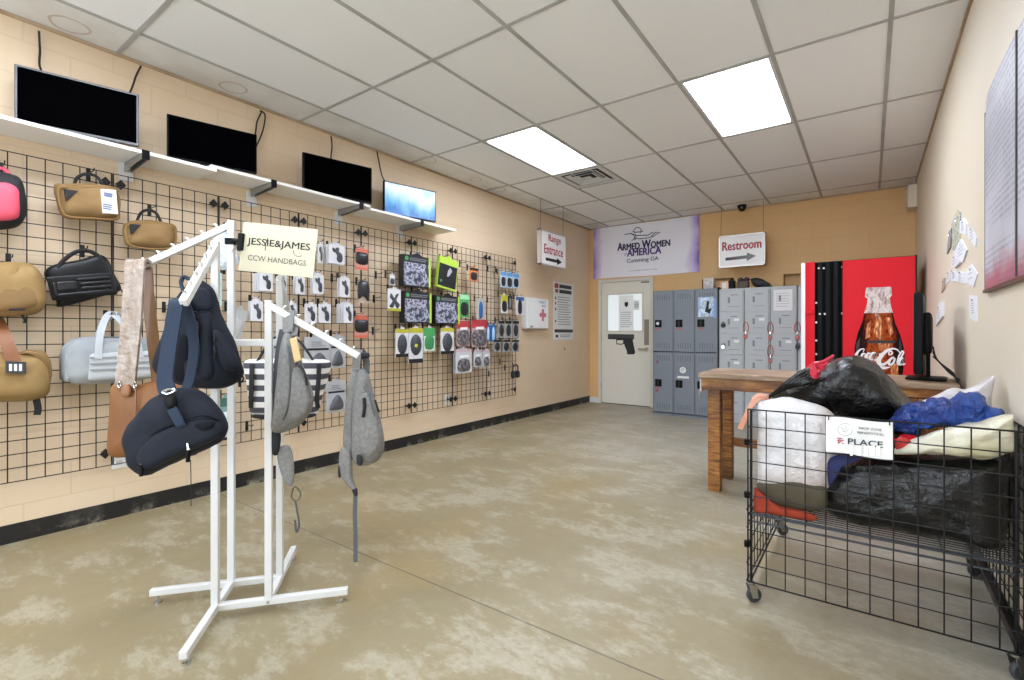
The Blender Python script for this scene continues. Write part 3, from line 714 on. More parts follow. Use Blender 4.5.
# ================================================================= SODA MACHINE
YV = 6.02; VX0, VX1, VH = -.602, .376, 1.935
red = mat('soda_red', 'dd2430', .55, spec=.15); vred = mat('soda_side_red', 'b81c25', .35)
t = thing('soda_vending_machine', ((VX0+VX1)/2, YV+.4, 0), 'red soda vending machine with a big cola bottle picture', 'vending machine')
MB().box((VX0+.01, YV+.12, .05), (VX1-.01, YV+.79, VH-.01)).build('cabinet', vred, t, bevel=.01)
MB().box((VX0, YV+.02, .06), (VX1, YV+.13, VH)).build('door_body', mat('soda_door_edge', '2a1416', .4), t, bevel=.01)
fr = BW(0, 0, YV+.02)
MB().box((VX0, .06, 0), (VX0+.04, VH, .03), fr).build('white_trim', white_pl, t, bevel=.006)
mb = MB()
prof = [(VX0+.04+.09*i/6, .02+.035*sin(pi/2*i/6)) for i in range(7)]
for i in range(6):
    (xa, ya), (xb, yb_) = prof[i], prof[i+1]
    mb.add([fr.p(xa, .06, 0), fr.p(xb, .06, 0), fr.p(xb, .06, yb_), fr.p(xa, .06, ya), fr.p(xa, VH, 0), fr.p(xb, VH, 0), fr.p(xb, VH, yb_), fr.p(xa, VH, ya)], [(0, 1, 2, 3), (4, 5, 6, 7), (3, 2, 6, 7)])
mb.build('red_side_strip', red, t, 30)
MB().soft((VX0+.088, 1.40, .05), (.09, .05, .05), fr, r=.02, n=6).build('red_grip', red, t, 60)
bx0, bx1 = VX0+.12, -.226
MB().box((bx0, .06, 0), (bx1, VH-.005, .03), fr).build('black_column', blackp, t)
mb = MB()
for i, x in enumerate((bx0+.01, bx0+.075, bx0+.14, bx0+.19)):
    if i == 3: mb.prism([(x, 0.0), (x+.05, 0.0), (x+.05, .03), (x, .03)], 0, 0, fr)
    else: mb.box((x, .08, .03), (x+.035, VH-.01, .048), fr)
mb = MB(); [mb.box((x, .08, .03), (x+.03, VH-.008, .046), fr) for x in (bx0+.005, bx0+.075, bx0+.145, bx0+.215)]
mb.build('column_rib', mat('ribbed_black', '060607', .65, spec=.06), t, bevel=.006)
mb = MB()
for k, (u, v) in enumerate([(819, 268.5), (824, 268.5), (841, 267), (816.5, 303), (820, 314), (825, 314), (841.5, 313.5), (816.5, 322.5), (816.5, 340.5), (816.5, 354)]):
    q = onY(u, v, YV); mb.ball((q.x, q.z, .047 if u < 840 else .032), (.011, .011, .006), fr, 8)
mb.build('white_bolt', paper, t, 60)
MB().box((bx1, .06, 0), (VX1-.012, VH-.008, .028), fr).build('front_panel', red, t, bevel=.004)
MB().box((VX1-.012, .06, 0), (VX1, VH, .03), fr).build('edge_trim', ink, t)
mb = MB()
for x in (VX0+.06, VX1-.06):
    for y in (YV+.1, YV+.72): MB().lathe([(.035, 0), (.03, .055)], Fr((x, y, 0), (1, 0, 0), (0, 1, 0), (0, 0, 1)), 10).build('foot', black, t)
# bottle picture
yv = YV-.008
BCX = onY(790+404/4.533, 360, yv).x-(VX0+VX1)/2
fr = BW(0, 0, yv)
z = lambda x, y: (onY(790+x/4.533, 240+y/4.533, yv).x, onY(790+x/4.533, 240+y/4.533, yv).z)
n = NT('cola_glass_print'); st = n.noise(8, 6, rough=.7, stretch=(2.2, 1, .8)); spx = n.n('SeparateXYZ', {0: n.obj}); dx = n.math('ABSOLUTE', n.math('SUBTRACT', spx.outputs[0], BCX)); st = n.math('SUBTRACT', n.math('ADD', n.math('MULTIPLY', st, .8), .19), n.math('MULTIPLY', n.math('POWER', n.math('DIVIDE', dx, .125), 2.0), .2))
col = n.ramp(st, [(.30, '120605'), (.42, '3c0f07'), (.5, '8a2f11'), (.57, 'b5541c'), (.63, '6a1f0b'), (.74, 'e6c9a6')]); n.set(Base_Color=col, Roughness=.6, Specular_IOR_Level=.1)
body = [z(*p) for p in [(338, 326), (464, 326), (478, 380), (500, 430), (514, 480), (520, 540), (512, 600), (496, 680), (500, 780), (505, 860), (492, 900), (322, 900), (308, 860), (312, 780), (318, 680), (300, 600), (290, 540), (294, 480), (308, 420), (328, 370)]]
MB().prism(body, 0, .0015, fr).build('bottle_picture', n.m, t)
n = NT('glass_neck_print'); st = n.noise(16, 5, rough=.7, stretch=(1.5, 1, .6)); n.set(Base_Color=n.ramp(st, [(.32, '7a5048'), (.44, 'b59c95'), (.55, 'e2d9d5'), (.66, 'a9776c'), (.75, 'd8403f')]), Roughness=.35)
MB().prism([z(*p) for p in [(344, 216), (458, 212), (462, 250), (452, 262), (458, 300), (466, 330), (336, 332), (348, 296), (352, 266), (340, 258)]], .0015, .003, fr).build('bottle_neck_picture', n.m, t)
n = NT('cola_highlight'); st = n.noise(22, 4, stretch=(3, 1, .7)); n.set(Base_Color=n.ramp(st, [(.4, '9a3d14'), (.55, 'd77f33'), (.66, 'f0c48a')]), Roughness=.35)
mb = MB()
for p_ in ([(392, 350), (412, 346), (420, 420), (400, 450), (380, 420)], [(436, 350), (452, 352), (470, 420), (452, 440)], [(350, 380), (368, 365), (362, 440), (340, 450)], [(330, 520), (400, 530), (395, 600), (340, 600)], [(452, 560), (490, 560), (492, 610), (460, 610)], [(400, 470), (455, 470), (450, 500), (405, 500)]): MB().prism([z(*q) for q in p_], .0015, .0022, fr).build('amber_highlight', n.m, t)
mb = MB(); [mb.prism([z(*q) for q in p_], .0015, .0023, fr) for p_ in ([(345, 455), (480, 455), (476, 468), (350, 468)], [(300, 470), (318, 440), (312, 520), (298, 530)], [(496, 440), (508, 480), (505, 530), (492, 500)])]; mb.build('dark_glass_band', mat('cola_dark', '1d0807', .35), t)
# script lettering (stroked)
k = 1024/70; zc = lambda x, y: (onY(845+x/k, 340+y/k, yv).x, onY(845+x/k, 340+y/k, yv).z)
whs = mat('script_white', 'f4eeee', .4)
def script(pts, wds):
    c = catmull([(a, b, 0) for a, b in pts], 5); m_ = len(c)
    W = []
    for i in range(m_):
        s_ = i/(m_-1)*(len(wds)-1); j = min(int(s_), len(wds)-2); W.append((wds[j]*(1-(s_-j))+wds[j+1]*(s_-j))*.00092)
    mb.stroke([zc(p_.x, p_.y) for p_ in c], W, fr, .0032, .004)
mb = MB()
script([(262, 175), (280, 140), (255, 128), (205, 155), (165, 215), (150, 280), (175, 320), (225, 300)], [5, 9, 10, 18, 26, 30, 24, 8])       # C
script([(300, 205), (262, 200), (235, 250), (250, 290), (290, 270), (302, 220), (330, 235)], [12, 20, 22, 20, 16, 14, 8])                       # o
script([(372, 200), (338, 195), (312, 250), (330, 290), (372, 270)], [12, 20, 22, 20, 8])                                                      # c
script([(450, 195), (408, 188), (362, 250), (378, 295), (425, 262), (458, 190), (430, 265), (442, 298), (480, 265)], [14, 20, 22, 20, 14, 18, 22, 16, 8])   # a
script([(495, 215), (535, 200)], [18, 16])                                                                                                    # dash
script([(650, 225), (640, 190), (668, 160), (692, 190), (668, 215), (640, 195)], [8, 12, 14, 14, 12, 8])
script([(800, 185), (760, 140), (690, 128), (600, 165), (530, 235), (495, 300), (510, 350), (560, 358), (620, 320), (640, 285)], [8, 14, 20, 30, 38, 40, 36, 28, 18, 8])   # C
script([(720, 255), (682, 265), (640, 320), (655, 360), (700, 340), (725, 285), (705, 258), (740, 275)], [16, 22, 26, 24, 20, 18, 12, 8])      # o
script([(755, 330), (790, 230), (835, 165), (855, 180), (830, 235), (785, 300), (775, 355), (805, 345)], [8, 14, 16, 14, 16, 20, 22, 8])        # l
script([(862, 265), (820, 275), (790, 330), (805, 360), (845, 330), (868, 268), (845, 335), (855, 362), (885, 340)], [14, 20, 22, 20, 14, 16, 20, 14, 8])   # a
script([(395, 340), (440, 365), (500, 400), (580, 408), (660, 395)], [6, 20, 34, 30, 6])                                                       # tail
mb.build('script_lettering', whs, t)

# ================================================================= RUSTIC TABLE AND MONITOR
def wood(name, a, b_, c, stretch, sc_=7):
    n = NT(name); g = n.noise(sc_, 8, rough=.65, stretch=stretch); g2 = n.noise(1.7, 3)
    col = n.ramp(g, [(.3, a), (.5, b_), (.68, c)]); col = n.mix(n.ramp(g2, [(.45, 0.), (.6, .55)]), col, a)
    n.bump(g, .3, .006); return n.set(Base_Color=col, Roughness=.5)
wv = wood('rough_leg_wood', '3b2210', '9a6228', 'c4893f', (1.2, 1.2, 9), 8); wt = wood('table_top_wood', '6f5640', '9c8068', 'bda88f', (.7, 6, 5)); wh = wood('apron_wood', '3d1f0e', '935a26', 'd6a35c', (.9, 4, 4), 4)
TX0, TX1, TY0, TY1, TH = -1.045, .43, 3.70, 4.30, .885
t = thing('rustic_table', ((TX0+TX1)/2, (TY0+TY1)/2, 0), 'rustic wooden table with thick rough legs behind the bag cart', 'table')
nb = 5; bwid = (TY1-TY0)/nb
mb = MB()
for i in range(nb): mb.soft(((TX0+TX1)/2, TY0+bwid*(i+.5), TH-.02), (TX1-TX0+(.012 if i % 2 else -.006), bwid-.003, .04), r=.008, n=8, nz=.003, nf=9, seed=i)
mb.build('tabletop', wt, t, 50)
mb = MB(); mb.box((TX0+.02, TY0+.025, TH-.125), (TX1-.02, TY0+.06, TH-.038)); mb.box((TX0+.02, TY1-.06, TH-.125), (TX1-.02, TY1-.025, TH-.038)); mb.box((TX0+.02, TY0+.06, TH-.125), (TX0+.055, TY1-.06, TH-.038)); mb.box((TX1-.055, TY0+.06, TH-.125), (TX1-.02, TY1-.06, TH-.038)); mb.build('apron', wh, t, bevel=.004)
for x in (TX0+.057, TX1-.145):
    for y in (TY0+.065, TY1-.16):
        MB().soft((x+.044, y+.045, (TH-.04)/2), (.088, .09, TH-.041), r=.006, n=8, nz=.003, nf=7, seed=x+y).build('leg', wv, t, 50)
mb = MB(); mb.box((TX0+.145, TY1-.14, .27), (TX1-.145, TY1-.07, .33)); mb.build('stretcher', wh, t, bevel=.004)
mb = MB(); f2 = Fr((TX0+.02, TY0+.05, .79), (0, -1, 0), (0, 0, 1)); mb.box((-.012, -.05, 0), (.012, .04, .012), f2); mb.tube([f2.p(0, -.03, .012), f2.p(0, -.06, .02), f2.p(0, -.085, .014), f2.p(0, -.07, 0)], .006, 6); mb.build('bottle_opener', steel, t)
# monitor seen nearly edge-on
q0 = V((.225, 3.98, TH))
t = thing('computer_monitor', q0, 'black computer monitor turned side-on on the rustic table', 'monitor')
f = Fr((.225, 4.0, TH), (-.10, .995, 0), (0, 0, 1))        # screen runs away from the viewer, facing the wall on the right
f = Fr((.262, 3.96, TH), (-.10, -.99, 0), (0, 0, 1))
MB().box((-.24, .045, -.022), (.24, .535, .022), f).build('screen_case', blackp, t, bevel=.008)
MB().box((-.225, .06, .022), (.225, .52, .024), f).build('screen', mat('dark_screen', '08090b', .12), t)
MB().soft((.0, .29, -.035), (.34, .26, .05), f, r=.02, n=6).build('rear_housing', mat('monitor_back', '0c0c0e', .55, spec=.15), t, 60)
MB().box((-.035, .012, -.05), (.035, .25, -.03), f).build('neck', blackp, t, bevel=.006)
mb = MB(); fb_ = Fr(f.p(0, .0, -.03), f.r, f.n*-1, (0, 0, 1)); mb.soft((0, 0, .010), (.26, .20, .018), fb_, r=.008, n=8); mb.build('base', blackp, t, 60)
t = thing('monitor_cables', (.36, 4.0, TH), 'black cables looping down behind the monitor', 'cable')
mb = MB()
for k in range(3):
    mb.tube(catmull([f.p(.06+.02*k, .21-.03*k, -.064), f.p(.10+.02*k, .13, -.085), (.40-.01*k, 3.78-.03*k, TH+.06), (.415, 3.74-.04*k, TH+.010+.01*k), (.43, 3.80, TH+.008)], 6), .004, 6)
mb.build('cable', mat('cable_black', '1a1a1a', .5), t, 60)

# ================================================================= RIGHT WALL
x0 = XR
p = onX(916, 210, XR)
t = thing('wall_alarm_box', (XR, 7.25, 2.62), 'beige alarm box high on the right wall by the corner', 'alarm box')
MB().box((XR-.085, 7.14, 2.63), (XR, 7.40, 2.89)).build('case', mat('beige_plastic', 'e0d6c2', .5), t, bevel=.008)
MB().box((XR-.095, 7.16, 2.655), (XR-.085, 7.38, 2.87)).build('cover', mat('beige_cover', 'd2c6ae', .5), t, bevel=.004)
MB().tube([(XR-.02, 7.27, 2.89), (XR-.02, 7.27, HC)], .009, 6).build('conduit', mat('beige_plastic', ''), t)
# papers pinned in a figure-like cluster
rnd = random.Random(5)
n = NT('printed_photo'); n.set(Base_Color=n.ramp(n.noise(30, 4), [(.3, '4b5560'), (.42, '8fa3b5'), (.5, 'd8d4c0'), (.58, 'c9b14a'), (.66, '4c7ec0')]), Roughness=.5)
photo = n.m; pg = mat('small_note_paper', 'e6e6ea', .7); pk = mat('pinkish_note_paper', 'e3dbdd', .7)
notes = [
 ('colour picture sheet at the top of the paper cluster on the right wall', [(957, 210), (960, 213), (960, 245), (956, 252), (952, 250), (951, 225)], photo, 0),
 ('narrow dark-edged strip hanging left of the colour picture', [(949, 232), (952, 228), (950.5, 247), (947, 254)], mat('grey_strip', '8e8a88', .7), 0),
 ('lined note right of the colour picture at the top', [(961, 222), (964, 218), (967, 224), (967, 235), (961, 233)], pg, 4),
 ('tilted note at the far upper right of the paper cluster', [(968, 228), (971, 228), (976, 238), (975, 247), (967, 236)], pg, 3),
 ('diamond-turned note in the middle under the colour picture', [(961, 239), (967, 250), (963, 262), (954, 253)], pg, 3),
 ('square note below the diamond-turned note', [(955, 254), (961, 262), (956, 268), (952, 266), (953, 258)], pk, 2),
 ('left small note of the low middle row', [(947, 271), (951, 270), (950, 280), (945, 285)], pk, 3),
 ('middle small note of the low middle row', [(952, 272), (957, 270), (957, 281), (951, 281)], pg, 4),
 ('right small note of the low middle row', [(958, 271), (965, 273), (965, 284), (958, 281)], pg, 4),
 ('large diamond note at the right of the paper cluster', [(971, 264), (977, 274), (973, 287), (966, 282), (966, 270)], pg, 2),
 ('thin curled strip at the left of the paper cluster', [(943, 279), (945, 278), (944.5, 288), (941.5, 293)], mat('tan_strip', 'b7a08c', .7), 0),
 ('lowest left note hanging by itself', [(939.5, 303), (943.5, 301), (943.5, 316), (936.5, 326), (936.5, 322)], pg, 4),
 ('lowest right note hanging by itself', [(969, 295), (976, 296), (976.5, 322), (969, 318)], pg, 5)]
for i, (lab, px, m_, k) in enumerate(notes):
    P = [onX(u, v, XR-.006) for u, v in px]; cy = sum(p.y for p in P)/len(P); cz = sum(p.z for p in P)/len(P)
    off = .004+.0035*(i % 3); f2 = RW(cy, cz, XR-off)
    t = thing('wall_note', (XR-off, cy, cz), lab, 'note', 'paper notes pinned on the right wall')
    loc = [(-(p.y-cy), p.z-cz) for p in P]
    MB().prism(loc, -off+.0005, .0012, f2).build('sheet', m_, t)
    if k:
        xs_ = [l[0] for l in loc]; ys_ = [l[1] for l in loc]; wx, wy = max(xs_)-min(xs_), max(ys_)-min(ys_)
        mb = MB(); lines(mb, f2, -wx*.2, wx*.22, -wy*.22, wy*.2, k, .006, i, .4, .0018); mb.build('print', mat('pale_print', ''), t)
    MB().lathe([(.006, .001), (.006, .004), (.003, .008)], f2.at(0, max(l[1] for l in loc)*.55, .0), 8).build('pin', chrome, t)
# big curled poster
t = thing('wall_poster', (XR, 2.76, 1.38), 'large grey and red text poster bowed off the right wall', 'poster')
f2 = RW(0, 0, XR)
def fp(u, v):
    y = 3.075-u*.92; d = u*.92
    zt = 2.265-(.10-math.sqrt(max(0, .01-(.10-d)**2)) if d < .10 else 0)
    return (XR-.010-.006*sin(pi*u), y, 1.378+(zt-1.378)*v)
n = NT('poster_print'); sp = n.n('SeparateXYZ', {0: n.obj})
rowy = n.math('FRACT', n.math('MULTIPLY', sp.outputs[2], 38)); words = n.noise(1, 3, vec=n.n('CombineXYZ', {0: n.math('MULTIPLY', sp.outputs[1], 42), 1: n.math('FLOOR', n.math('MULTIPLY', sp.outputs[2], 38))}).outputs[0])
txt = n.math('MULTIPLY', n.math('LESS_THAN', rowy, .5), n.ramp(words, [(.42, 0.), (.5, 1.)]))
para = n.ramp(n.noise(3, 2, stretch=(1, .3, 2.2)), [(.4, 0.), (.5, 1.)])
col = n.ramp(n.noise(2.3, 4), [(.35, 'b9b9c2'), (.6, 'cfcfd8')])
lowred = n.math('MULTIPLY', n.ramp(n.math('ADD', sp.outputs[2], n.math('MULTIPLY', n.math('SUBTRACT', n.noise(5, 4), .5), .25)), [(.03, 1.), (.13, 0.)]), .85)
col = n.mix(lowred, col, 'b04a5c')
col = n.mix(n.math('MULTIPLY', n.math('MULTIPLY', txt, para), .4), col, '62626e')
n.set(Base_Color=col, Roughness=.45)
MB().sheet(fp, 24, 24, .004).build('sheet', n.m, t, 60)
mb = MB(); mb.box((-3.09, 1.37, .0), (-3.078, 2.20, .012), f2); mb.build('edge_rail', mat('poster_rail', '3d3836', .5), t)
mb = MB(); mb.box((-3.078, 1.362, .0), (-2.155, 1.376, .02), f2); mb.build('lower_rail', mat('poster_rail_brown', '6a4a3c', .5), t)
MB().box((-2.452, 1.38, .017), (-2.44, 2.262, .022), f2).build('right_rail', mat('poster_rail', ''), t)
# ================================================================= LEFT WALL: SHELVES AND SCREENS
SZ = 2.275
mel = mat('white_melamine', 'e9e7e3', .45); mel2 = mat('cream_melamine', 'e6dfc2', .45)
for (y0, y1, z0, m_, lab) in ((-.35, 1.49, SZ, mel, 'long white wall shelf board holding the two nearest screens'), (1.455, 2.74, SZ+.021, mel, 'white wall shelf board lapped over its neighbour under the second screen'), (2.742, 3.42, SZ, mel, 'white wall shelf board under the lit blue screen'), (3.422, 3.84, SZ-.002, mel2, 'short cream shelf board at the far end of the wall shelf')):
    t = thing('shelf_board', (XL+.16, (y0+y1)/2, z0), lab, 'shelf', 'wall shelf boards')
    MB().box((XL+.012, y0, z0), (XL+.305, y1, z0+.02)).build('board', m_, t, bevel=.002)
    MB().box((XL+.305, y0, z0), (XL+.308, y1, z0+.02)).build('front_edging', mat('white_edging', 'f4f3f0', .4), t)
gal = mat('galvanised_steel', '9d9c9a', .4, .75)
for k, (y, lab) in enumerate(((-.2, 'grey steel shelf bracket at the near end of the wall shelf'), (1.085, 'grey steel shelf bracket between the first and second screens'), (1.868, 'grey steel shelf bracket right of the second screen'), (2.63, 'grey steel shelf bracket under the third screen'), (3.335, 'grey steel shelf bracket under the lit blue screen'))):
    dz = .021 if k in (2, 3) else 0
    t = thing('shelf_bracket', (XL, y, SZ-.1), lab, 'bracket', 'shelf brackets')
    MB().box((XL, y-.045, SZ-.115), (XL+.012, y+.03, SZ+.0)).build('wall_plate', white_paint, t, bevel=.002)
    mb = MB(); za = SZ+dz
    for s_ in (-1, 1): mb.prism([(XL+.012, za-.055), (XL+.012, za-.001), (XL+.325, za-.001), (XL+.325, za-.035)], s_*.016-.002, s_*.016+.002, Fr((0, y, 0), (1, 0, 0), (0, 0, 1)))
    mb.box((XL+.012, y-.018, za-.004), (XL+.325, y+.018, za-.001)); mb.build('arm', gal, t)
    MB().box((XL+.326, y-.02, za-.038), (XL+.336, y+.02, za+.018)).build('end_cap', blackp, t, bevel=.003)
    MB().lathe([(.008, 0), (.006, .005)], Fr((XL+.05, y-.018, za-.03), (1, 0, 0), (0, 0, 1), (0, -1, 0)), 8).build('bolt', steel, t)

n = NT('screen_picture'); sp = n.n('SeparateXYZ', {0: n.obj})
a_ = n.math('ADD', n.math('MULTIPLY', sp.outputs[2], 3.2), n.math('MULTIPLY', n.math('SUBTRACT', n.noise(6, 3, stretch=(1, 1.2, .5)), .5), 1.1))
picc = n.ramp(a_, [(.05, '1d6fc0'), (.3, '6fb7ea'), (.5, 'b9dcf4'), (.75, 'f4fafc'), (.95, '8fc4ee')])
n.set(Base_Color=(.02, .02, .02, 1), Emission_Color=picc, Emission_Strength=.85, Roughness=.2); lit = n.m
off = mat('dark_glass_screen', '030304', .6, spec=.0)
tvs = [((14, 66), (139, 92), (139, 146), 2.30, mat('grey_bezel', '5a5a5c', .4), .012, 'large switched-off screen with grey bezel, nearest on the shelf', off),
       ((167, 114), (257, 134), (257, 178), 2.31, blackp, .008, 'switched-off black screen, second from the near end of the shelf', off),
       ((303, 155), (372, 165), (372, 203), 2.31, blackp, .012, 'switched-off black screen beside the lit blue one', off),
       ((384, 181), (436, 191), (436, 221), 2.30, blackp, .010, 'small lit screen showing a pale blue picture', lit)]
for k, (tl, tr, br, zb, bz, bw_, lab, scr) in enumerate(tvs):
    P0 = onX(*tl, -3.765); P1 = onX(*tr, -3.635); zt = (P0.z+P1.z)/2
    base = SZ+.02+(.021 if k in (1, 2) else 0)
    mid = V(((P0.x+P1.x)/2, (P0.y+P1.y)/2, base)); r_ = V((P1.x-P0.x, P1.y-P0.y, 0)); W = r_.length; f = Fr(mid, r_, (0, 0, 1))
    if f.n.x < 0: f = Fr(mid, r_*-1, (0, 0, 1))
    f = Fr(mid, r_, (0, 0, 1), r_.normalized().cross(V((0, 0, 1))))
    h = zt-base; z0 = .022
    t = thing('television', mid, lab, 'television', 'screens on the wall shelf')
    MB().box((-W/2, z0, -.03), (W/2, h, 0), f).build('case', bz, t, bevel=.004)
    MB().soft((0, h*.45, -.04), (W*.6, h*.6, .05), f, r=.02, n=6).build('rear_housing', blackp, t, 60)
    so = f.p(0, z0+bw_*1.4, .0005)
    MB().box((-W/2+bw_, z0+bw_*1.3, 0), (W/2-bw_, h-bw_, .0015), f).build('screen', scr, t, off=None if scr is off else so-mid)
    MB().box((-W*.16, .0, -.08), (W*.16, .008, .05), f).build('stand_base', blackp, t, bevel=.003)
    MB().box((-.03, .006, -.05), (.03, h*.3, -.03), f).build('stand_neck', blackp, t)
    if k == 2: MB().box((-.03, z0+.004, 0), (.03, z0+.008, .001), f).build('maker_mark', mat('tv_mark', '8a8a8c', .4), t)
cb = mat('cord_black', '1c1a1a', .5)
def wcord(pts, lab):
    P = [onX(u, v, XL+o) for u, v, o in pts]; P[0].z = min(P[0].z, HC-.022)
    t = thing('power_cord', P[-1], lab, 'cord'); MB().tube(catmull(P, 6), .006, 6).build('cord', cb, t, 60)
wcord([(39, 31, .02), (40, 50, .02), (41, 70, .04), (60, 95, .09)], 'black cord dropping straight from the ceiling behind the nearest screen')
wcord([(141, 66, .02), (136, 76, .02), (131, 90, .05), (120, 110, .09)], 'black cord slanting down to the right end of the nearest screen')
wcord([(262, 111, .02), (257, 122, .02), (255, 135, .05), (248, 150, .09)], 'left strand of cord above the second screen')
wcord([(260, 110.5, .03), (265, 115, .03), (263, 130, .03), (257, 145, .05), (250, 160, .09)], 'looped strand of cord right of the second screen')
wcord([(331, 136, .02), (332, 146, .02), (331, 160, .05), (335, 172, .09)], 'black cord behind the third screen')
wcord([(377, 151, .02), (379, 162, .02), (383, 178, .03), (392, 190, .09)], 'thin black cord running down to the lit blue screen')

# ================================================================= GRID WALL PANELS
PW = .61; PY0 = .39; PZ0, PZ1 = .35, 2.18
wire = mat('black_grid_wire', '17161a', .4, .3)
def clip(y, z, sgn, t):
    mb = MB(); f2 = LW(y+sgn*.034, z, GX+.006); s_ = .028
    mb.prism([(-s_, 0), (0, -s_*1.15), (s_, 0), (0, s_*1.15)], 0, .012, f2); mb.box((-.006, -.006, -.055), (.006, .006, 0), f2); mb.lathe([(.01, .012), (.006, .018)], f2, 8)
    mb.build('wall_clip', black, t, bevel=.002)
names = ['grid panel at the near left edge behind the pink backpack', 'black wire grid wall panel behind the black rifle-pattern case', 'black wire grid wall panel behind the tan strapped tote', 'black wire grid wall panel behind the cream sign, left half', 'black wire grid wall panel behind the holster packs and grey sling bag', 'black wire grid wall panel with mostly empty hooks left of the dark boxes', 'black wire grid wall panel carrying the dark green-striped boxes', 'black wire grid wall panel carrying the red product packs', 'last black wire grid wall panel, ending beside the first aid box']
for k in range(9):
    y0 = PY0+(k-1)*PW; y1 = y0+PW-.008
    t = thing('grid_panel', (GX, (y0+y1)/2, PZ0), names[k], 'grid wall panel', 'black wire grid wall panels')
    mb = MB()
    for i in range(9):
        y = y0+(y1-y0)*i/8; mb.tube([(GX, y, PZ0), (GX, y, PZ1)], .0038 if i in (0, 8) else .003, 5)
    for j in range(25):
        z_ = PZ0+(PZ1-PZ0)*j/24; mb.tube([(GX-.005, y0, z_), (GX-.005, y1, z_)], .003, 5)
    mb.build('wire_grid', wire, t, 60)
    for z_ in (2.115, .43):
        clip(y0, z_, 1, t)
        clip(y1, z_, -1, t)

# ---------------------------------------------------------------- hooks and packs
def hook(y, z, ln, lab, grp='peg hooks on the grid wall'):
    t = thing('peg_hook', (GX, y, z), lab, 'hook', grp)
    f2 = LW(y, z, GX+.0035)
    MB().box((-.011, -.045, 0), (.011, .03, .006), f2).build('clip_plate', black, t, bevel=.002)
    MB().tube([f2.p(0, .0, .004), f2.p(0, .0, ln-.012), f2.p(0, .004, ln-.004), f2.p(0, .014, ln)], .003, 6).build('prong', black, t, 60)
    return t
cardw = mat('pack_card_white', 'd9d9dd', .4, coat=.1); gun = mat('pack_dark_product', '4a4d55', .5, var=(60, '30333a')); clear = mat('pack_clear_plastic', 'c6c8cc', .25, coat=.5)
HOL = [(.22, .84), (.40, .80), (.50, .88), (.64, .84), (.62, .68), (.80, .56), (.86, .36), (.80, .14), (.62, .10), (.48, .22), (.50, .44), (.40, .58), (.24, .64)]
RND = [(.5+.38*cos(a*.6283), .45+.36*sin(a*.6283)) for a in range(10)]
BOXY = [(.15, .12), (.85, .12), (.85, .62), (.15, .62)]
TALL = [(.3, .1), (.7, .1), (.75, .6), (.6, .85), (.4, .85), (.25, .6)]
XSH = [(.1, .2), (.4, .15), (.5, .35), (.7, .1), (.92, .3), (.65, .5), (.85, .8), (.6, .75), (.48, .6), (.25, .8), (.15, .6), (.35, .45)]
PK = 'packaged goods hung on the grid wall'
def pk(name, cat, px, lab, card=cardw, head=None, hh=.2, prod=gun, shp=HOL, th=.008, n=1, X=-3.765, tilt=0, extra=None, group=None, behind=None, pd=.008, hk=True, foot=None):
    (u0, v0, u1, v1) = px
    cy = (u0+u1)/2; c = onX(cy, (v0+v1)/2, X); a, b = onX(u0, v0, X), onX(u1, v1, X)
    Wd = abs(b.y-a.y)
    h_ = onX(cy, v0, X).z-onX(cy, v1, X).z
    if n > 1: X = GX+.05+.034*n; c = onX(cy, (v0+v1)/2, X); a, b = onX(u0, v0, X), onX(u1, v1, X); Wd = abs(b.y-a.y); h_ = onX(cy, v0, X).z-onX(cy, v1, X).z
    for i in range(n):
        x = X-i*.034; L_ = lab if i == 0 else (behind or lab)+(', next behind the front pack', ', third from the front', ', fourth from the front', ', rearmost on its hook')[i-1]
        f2 = LW(c.y, c.z-h_/2, x).rot(tilt) if tilt else LW(c.y, c.z-h_/2, x)
        t = thing(name, f2.o, L_, cat, group or PK)
        ZP = lambda s_: [(-Wd/2+Wd*q[0], h_*q[1]) for q in s_]
        mb = MB(); mb.box((-Wd/2, 0, -th), (Wd/2, h_, 0), f2); mb.prism([(-Wd*.2, h_), (Wd*.2, h_), (.012, h_+.028), (-.012, h_+.028)], -.002, 0, f2)
        mb.build('card', card, t, bevel=.0015 if th < .02 else .003)
        if head: MB().box((-Wd/2, h_*(1-hh), 0), (Wd/2, h_, .0015), f2).build('header_strip', head, t)
        if foot: MB().box((-Wd/2, 0, 0), (Wd/2, h_*.12, .0015), f2).build('footer_strip', foot, t)
        if prod:
            o_ = ZP(shp); cc = catmull([(p[0], p[1], 0) for p in o_], 3, True)
            MB().pillow([(p.x, p.y) for p in cc], pd, 0, f2.at(0, 0, .0005), rings=3).build('product', prod, t, 50)
        if extra and i == 0: extra(f2, Wd, h_, t)
    if hk: hook(c.y, c.z+h_/2+.022, X-GX+.03, 'black peg hook holding the '+' '.join(lab.replace(',', '').split()[:11]))
red_c = mat('pack_red', 'b23a40', .4); redor = mat('pack_red_orange', 'd6705a', .4); yel = mat('pack_yellow_header', 'b9b53a', .4); grn = mat('pack_green', '4aa05c', .4); lime = mat('pack_lime', 'b4d44c', .4); blue_c = mat('pack_blue', '2f5f9e', .35); lblue = mat('pack_light_blue', 'a9cbe6', .35); dark = mat('pack_black', '222327', .4); orange = mat('pack_orange', 'd3793f', .4)
hp = lambda px, lab, **k: pk('holster_pack', 'packaged holster', px, lab, **k)
hp((318, 244, 323, 263), 'white holster pack peeking out right of the cream sign')
hp((329, 245, 345, 264), 'white holster pack alone on the top row right of the cream sign', n=3, behind='white holster pack on the top row right of the sign')
hp((260, 273, 273, 291), 'white holster pack just under the cream sign, left of the post', n=4, behind='white holster pack in the stack under the cream sign')
hp((279, 274, 287, 291), 'white holster pack half hidden behind the rack post')
hp((296, 276, 305, 294), 'white holster pack under the right half of the cream sign', n=2, behind='white holster pack under the right half of the sign')
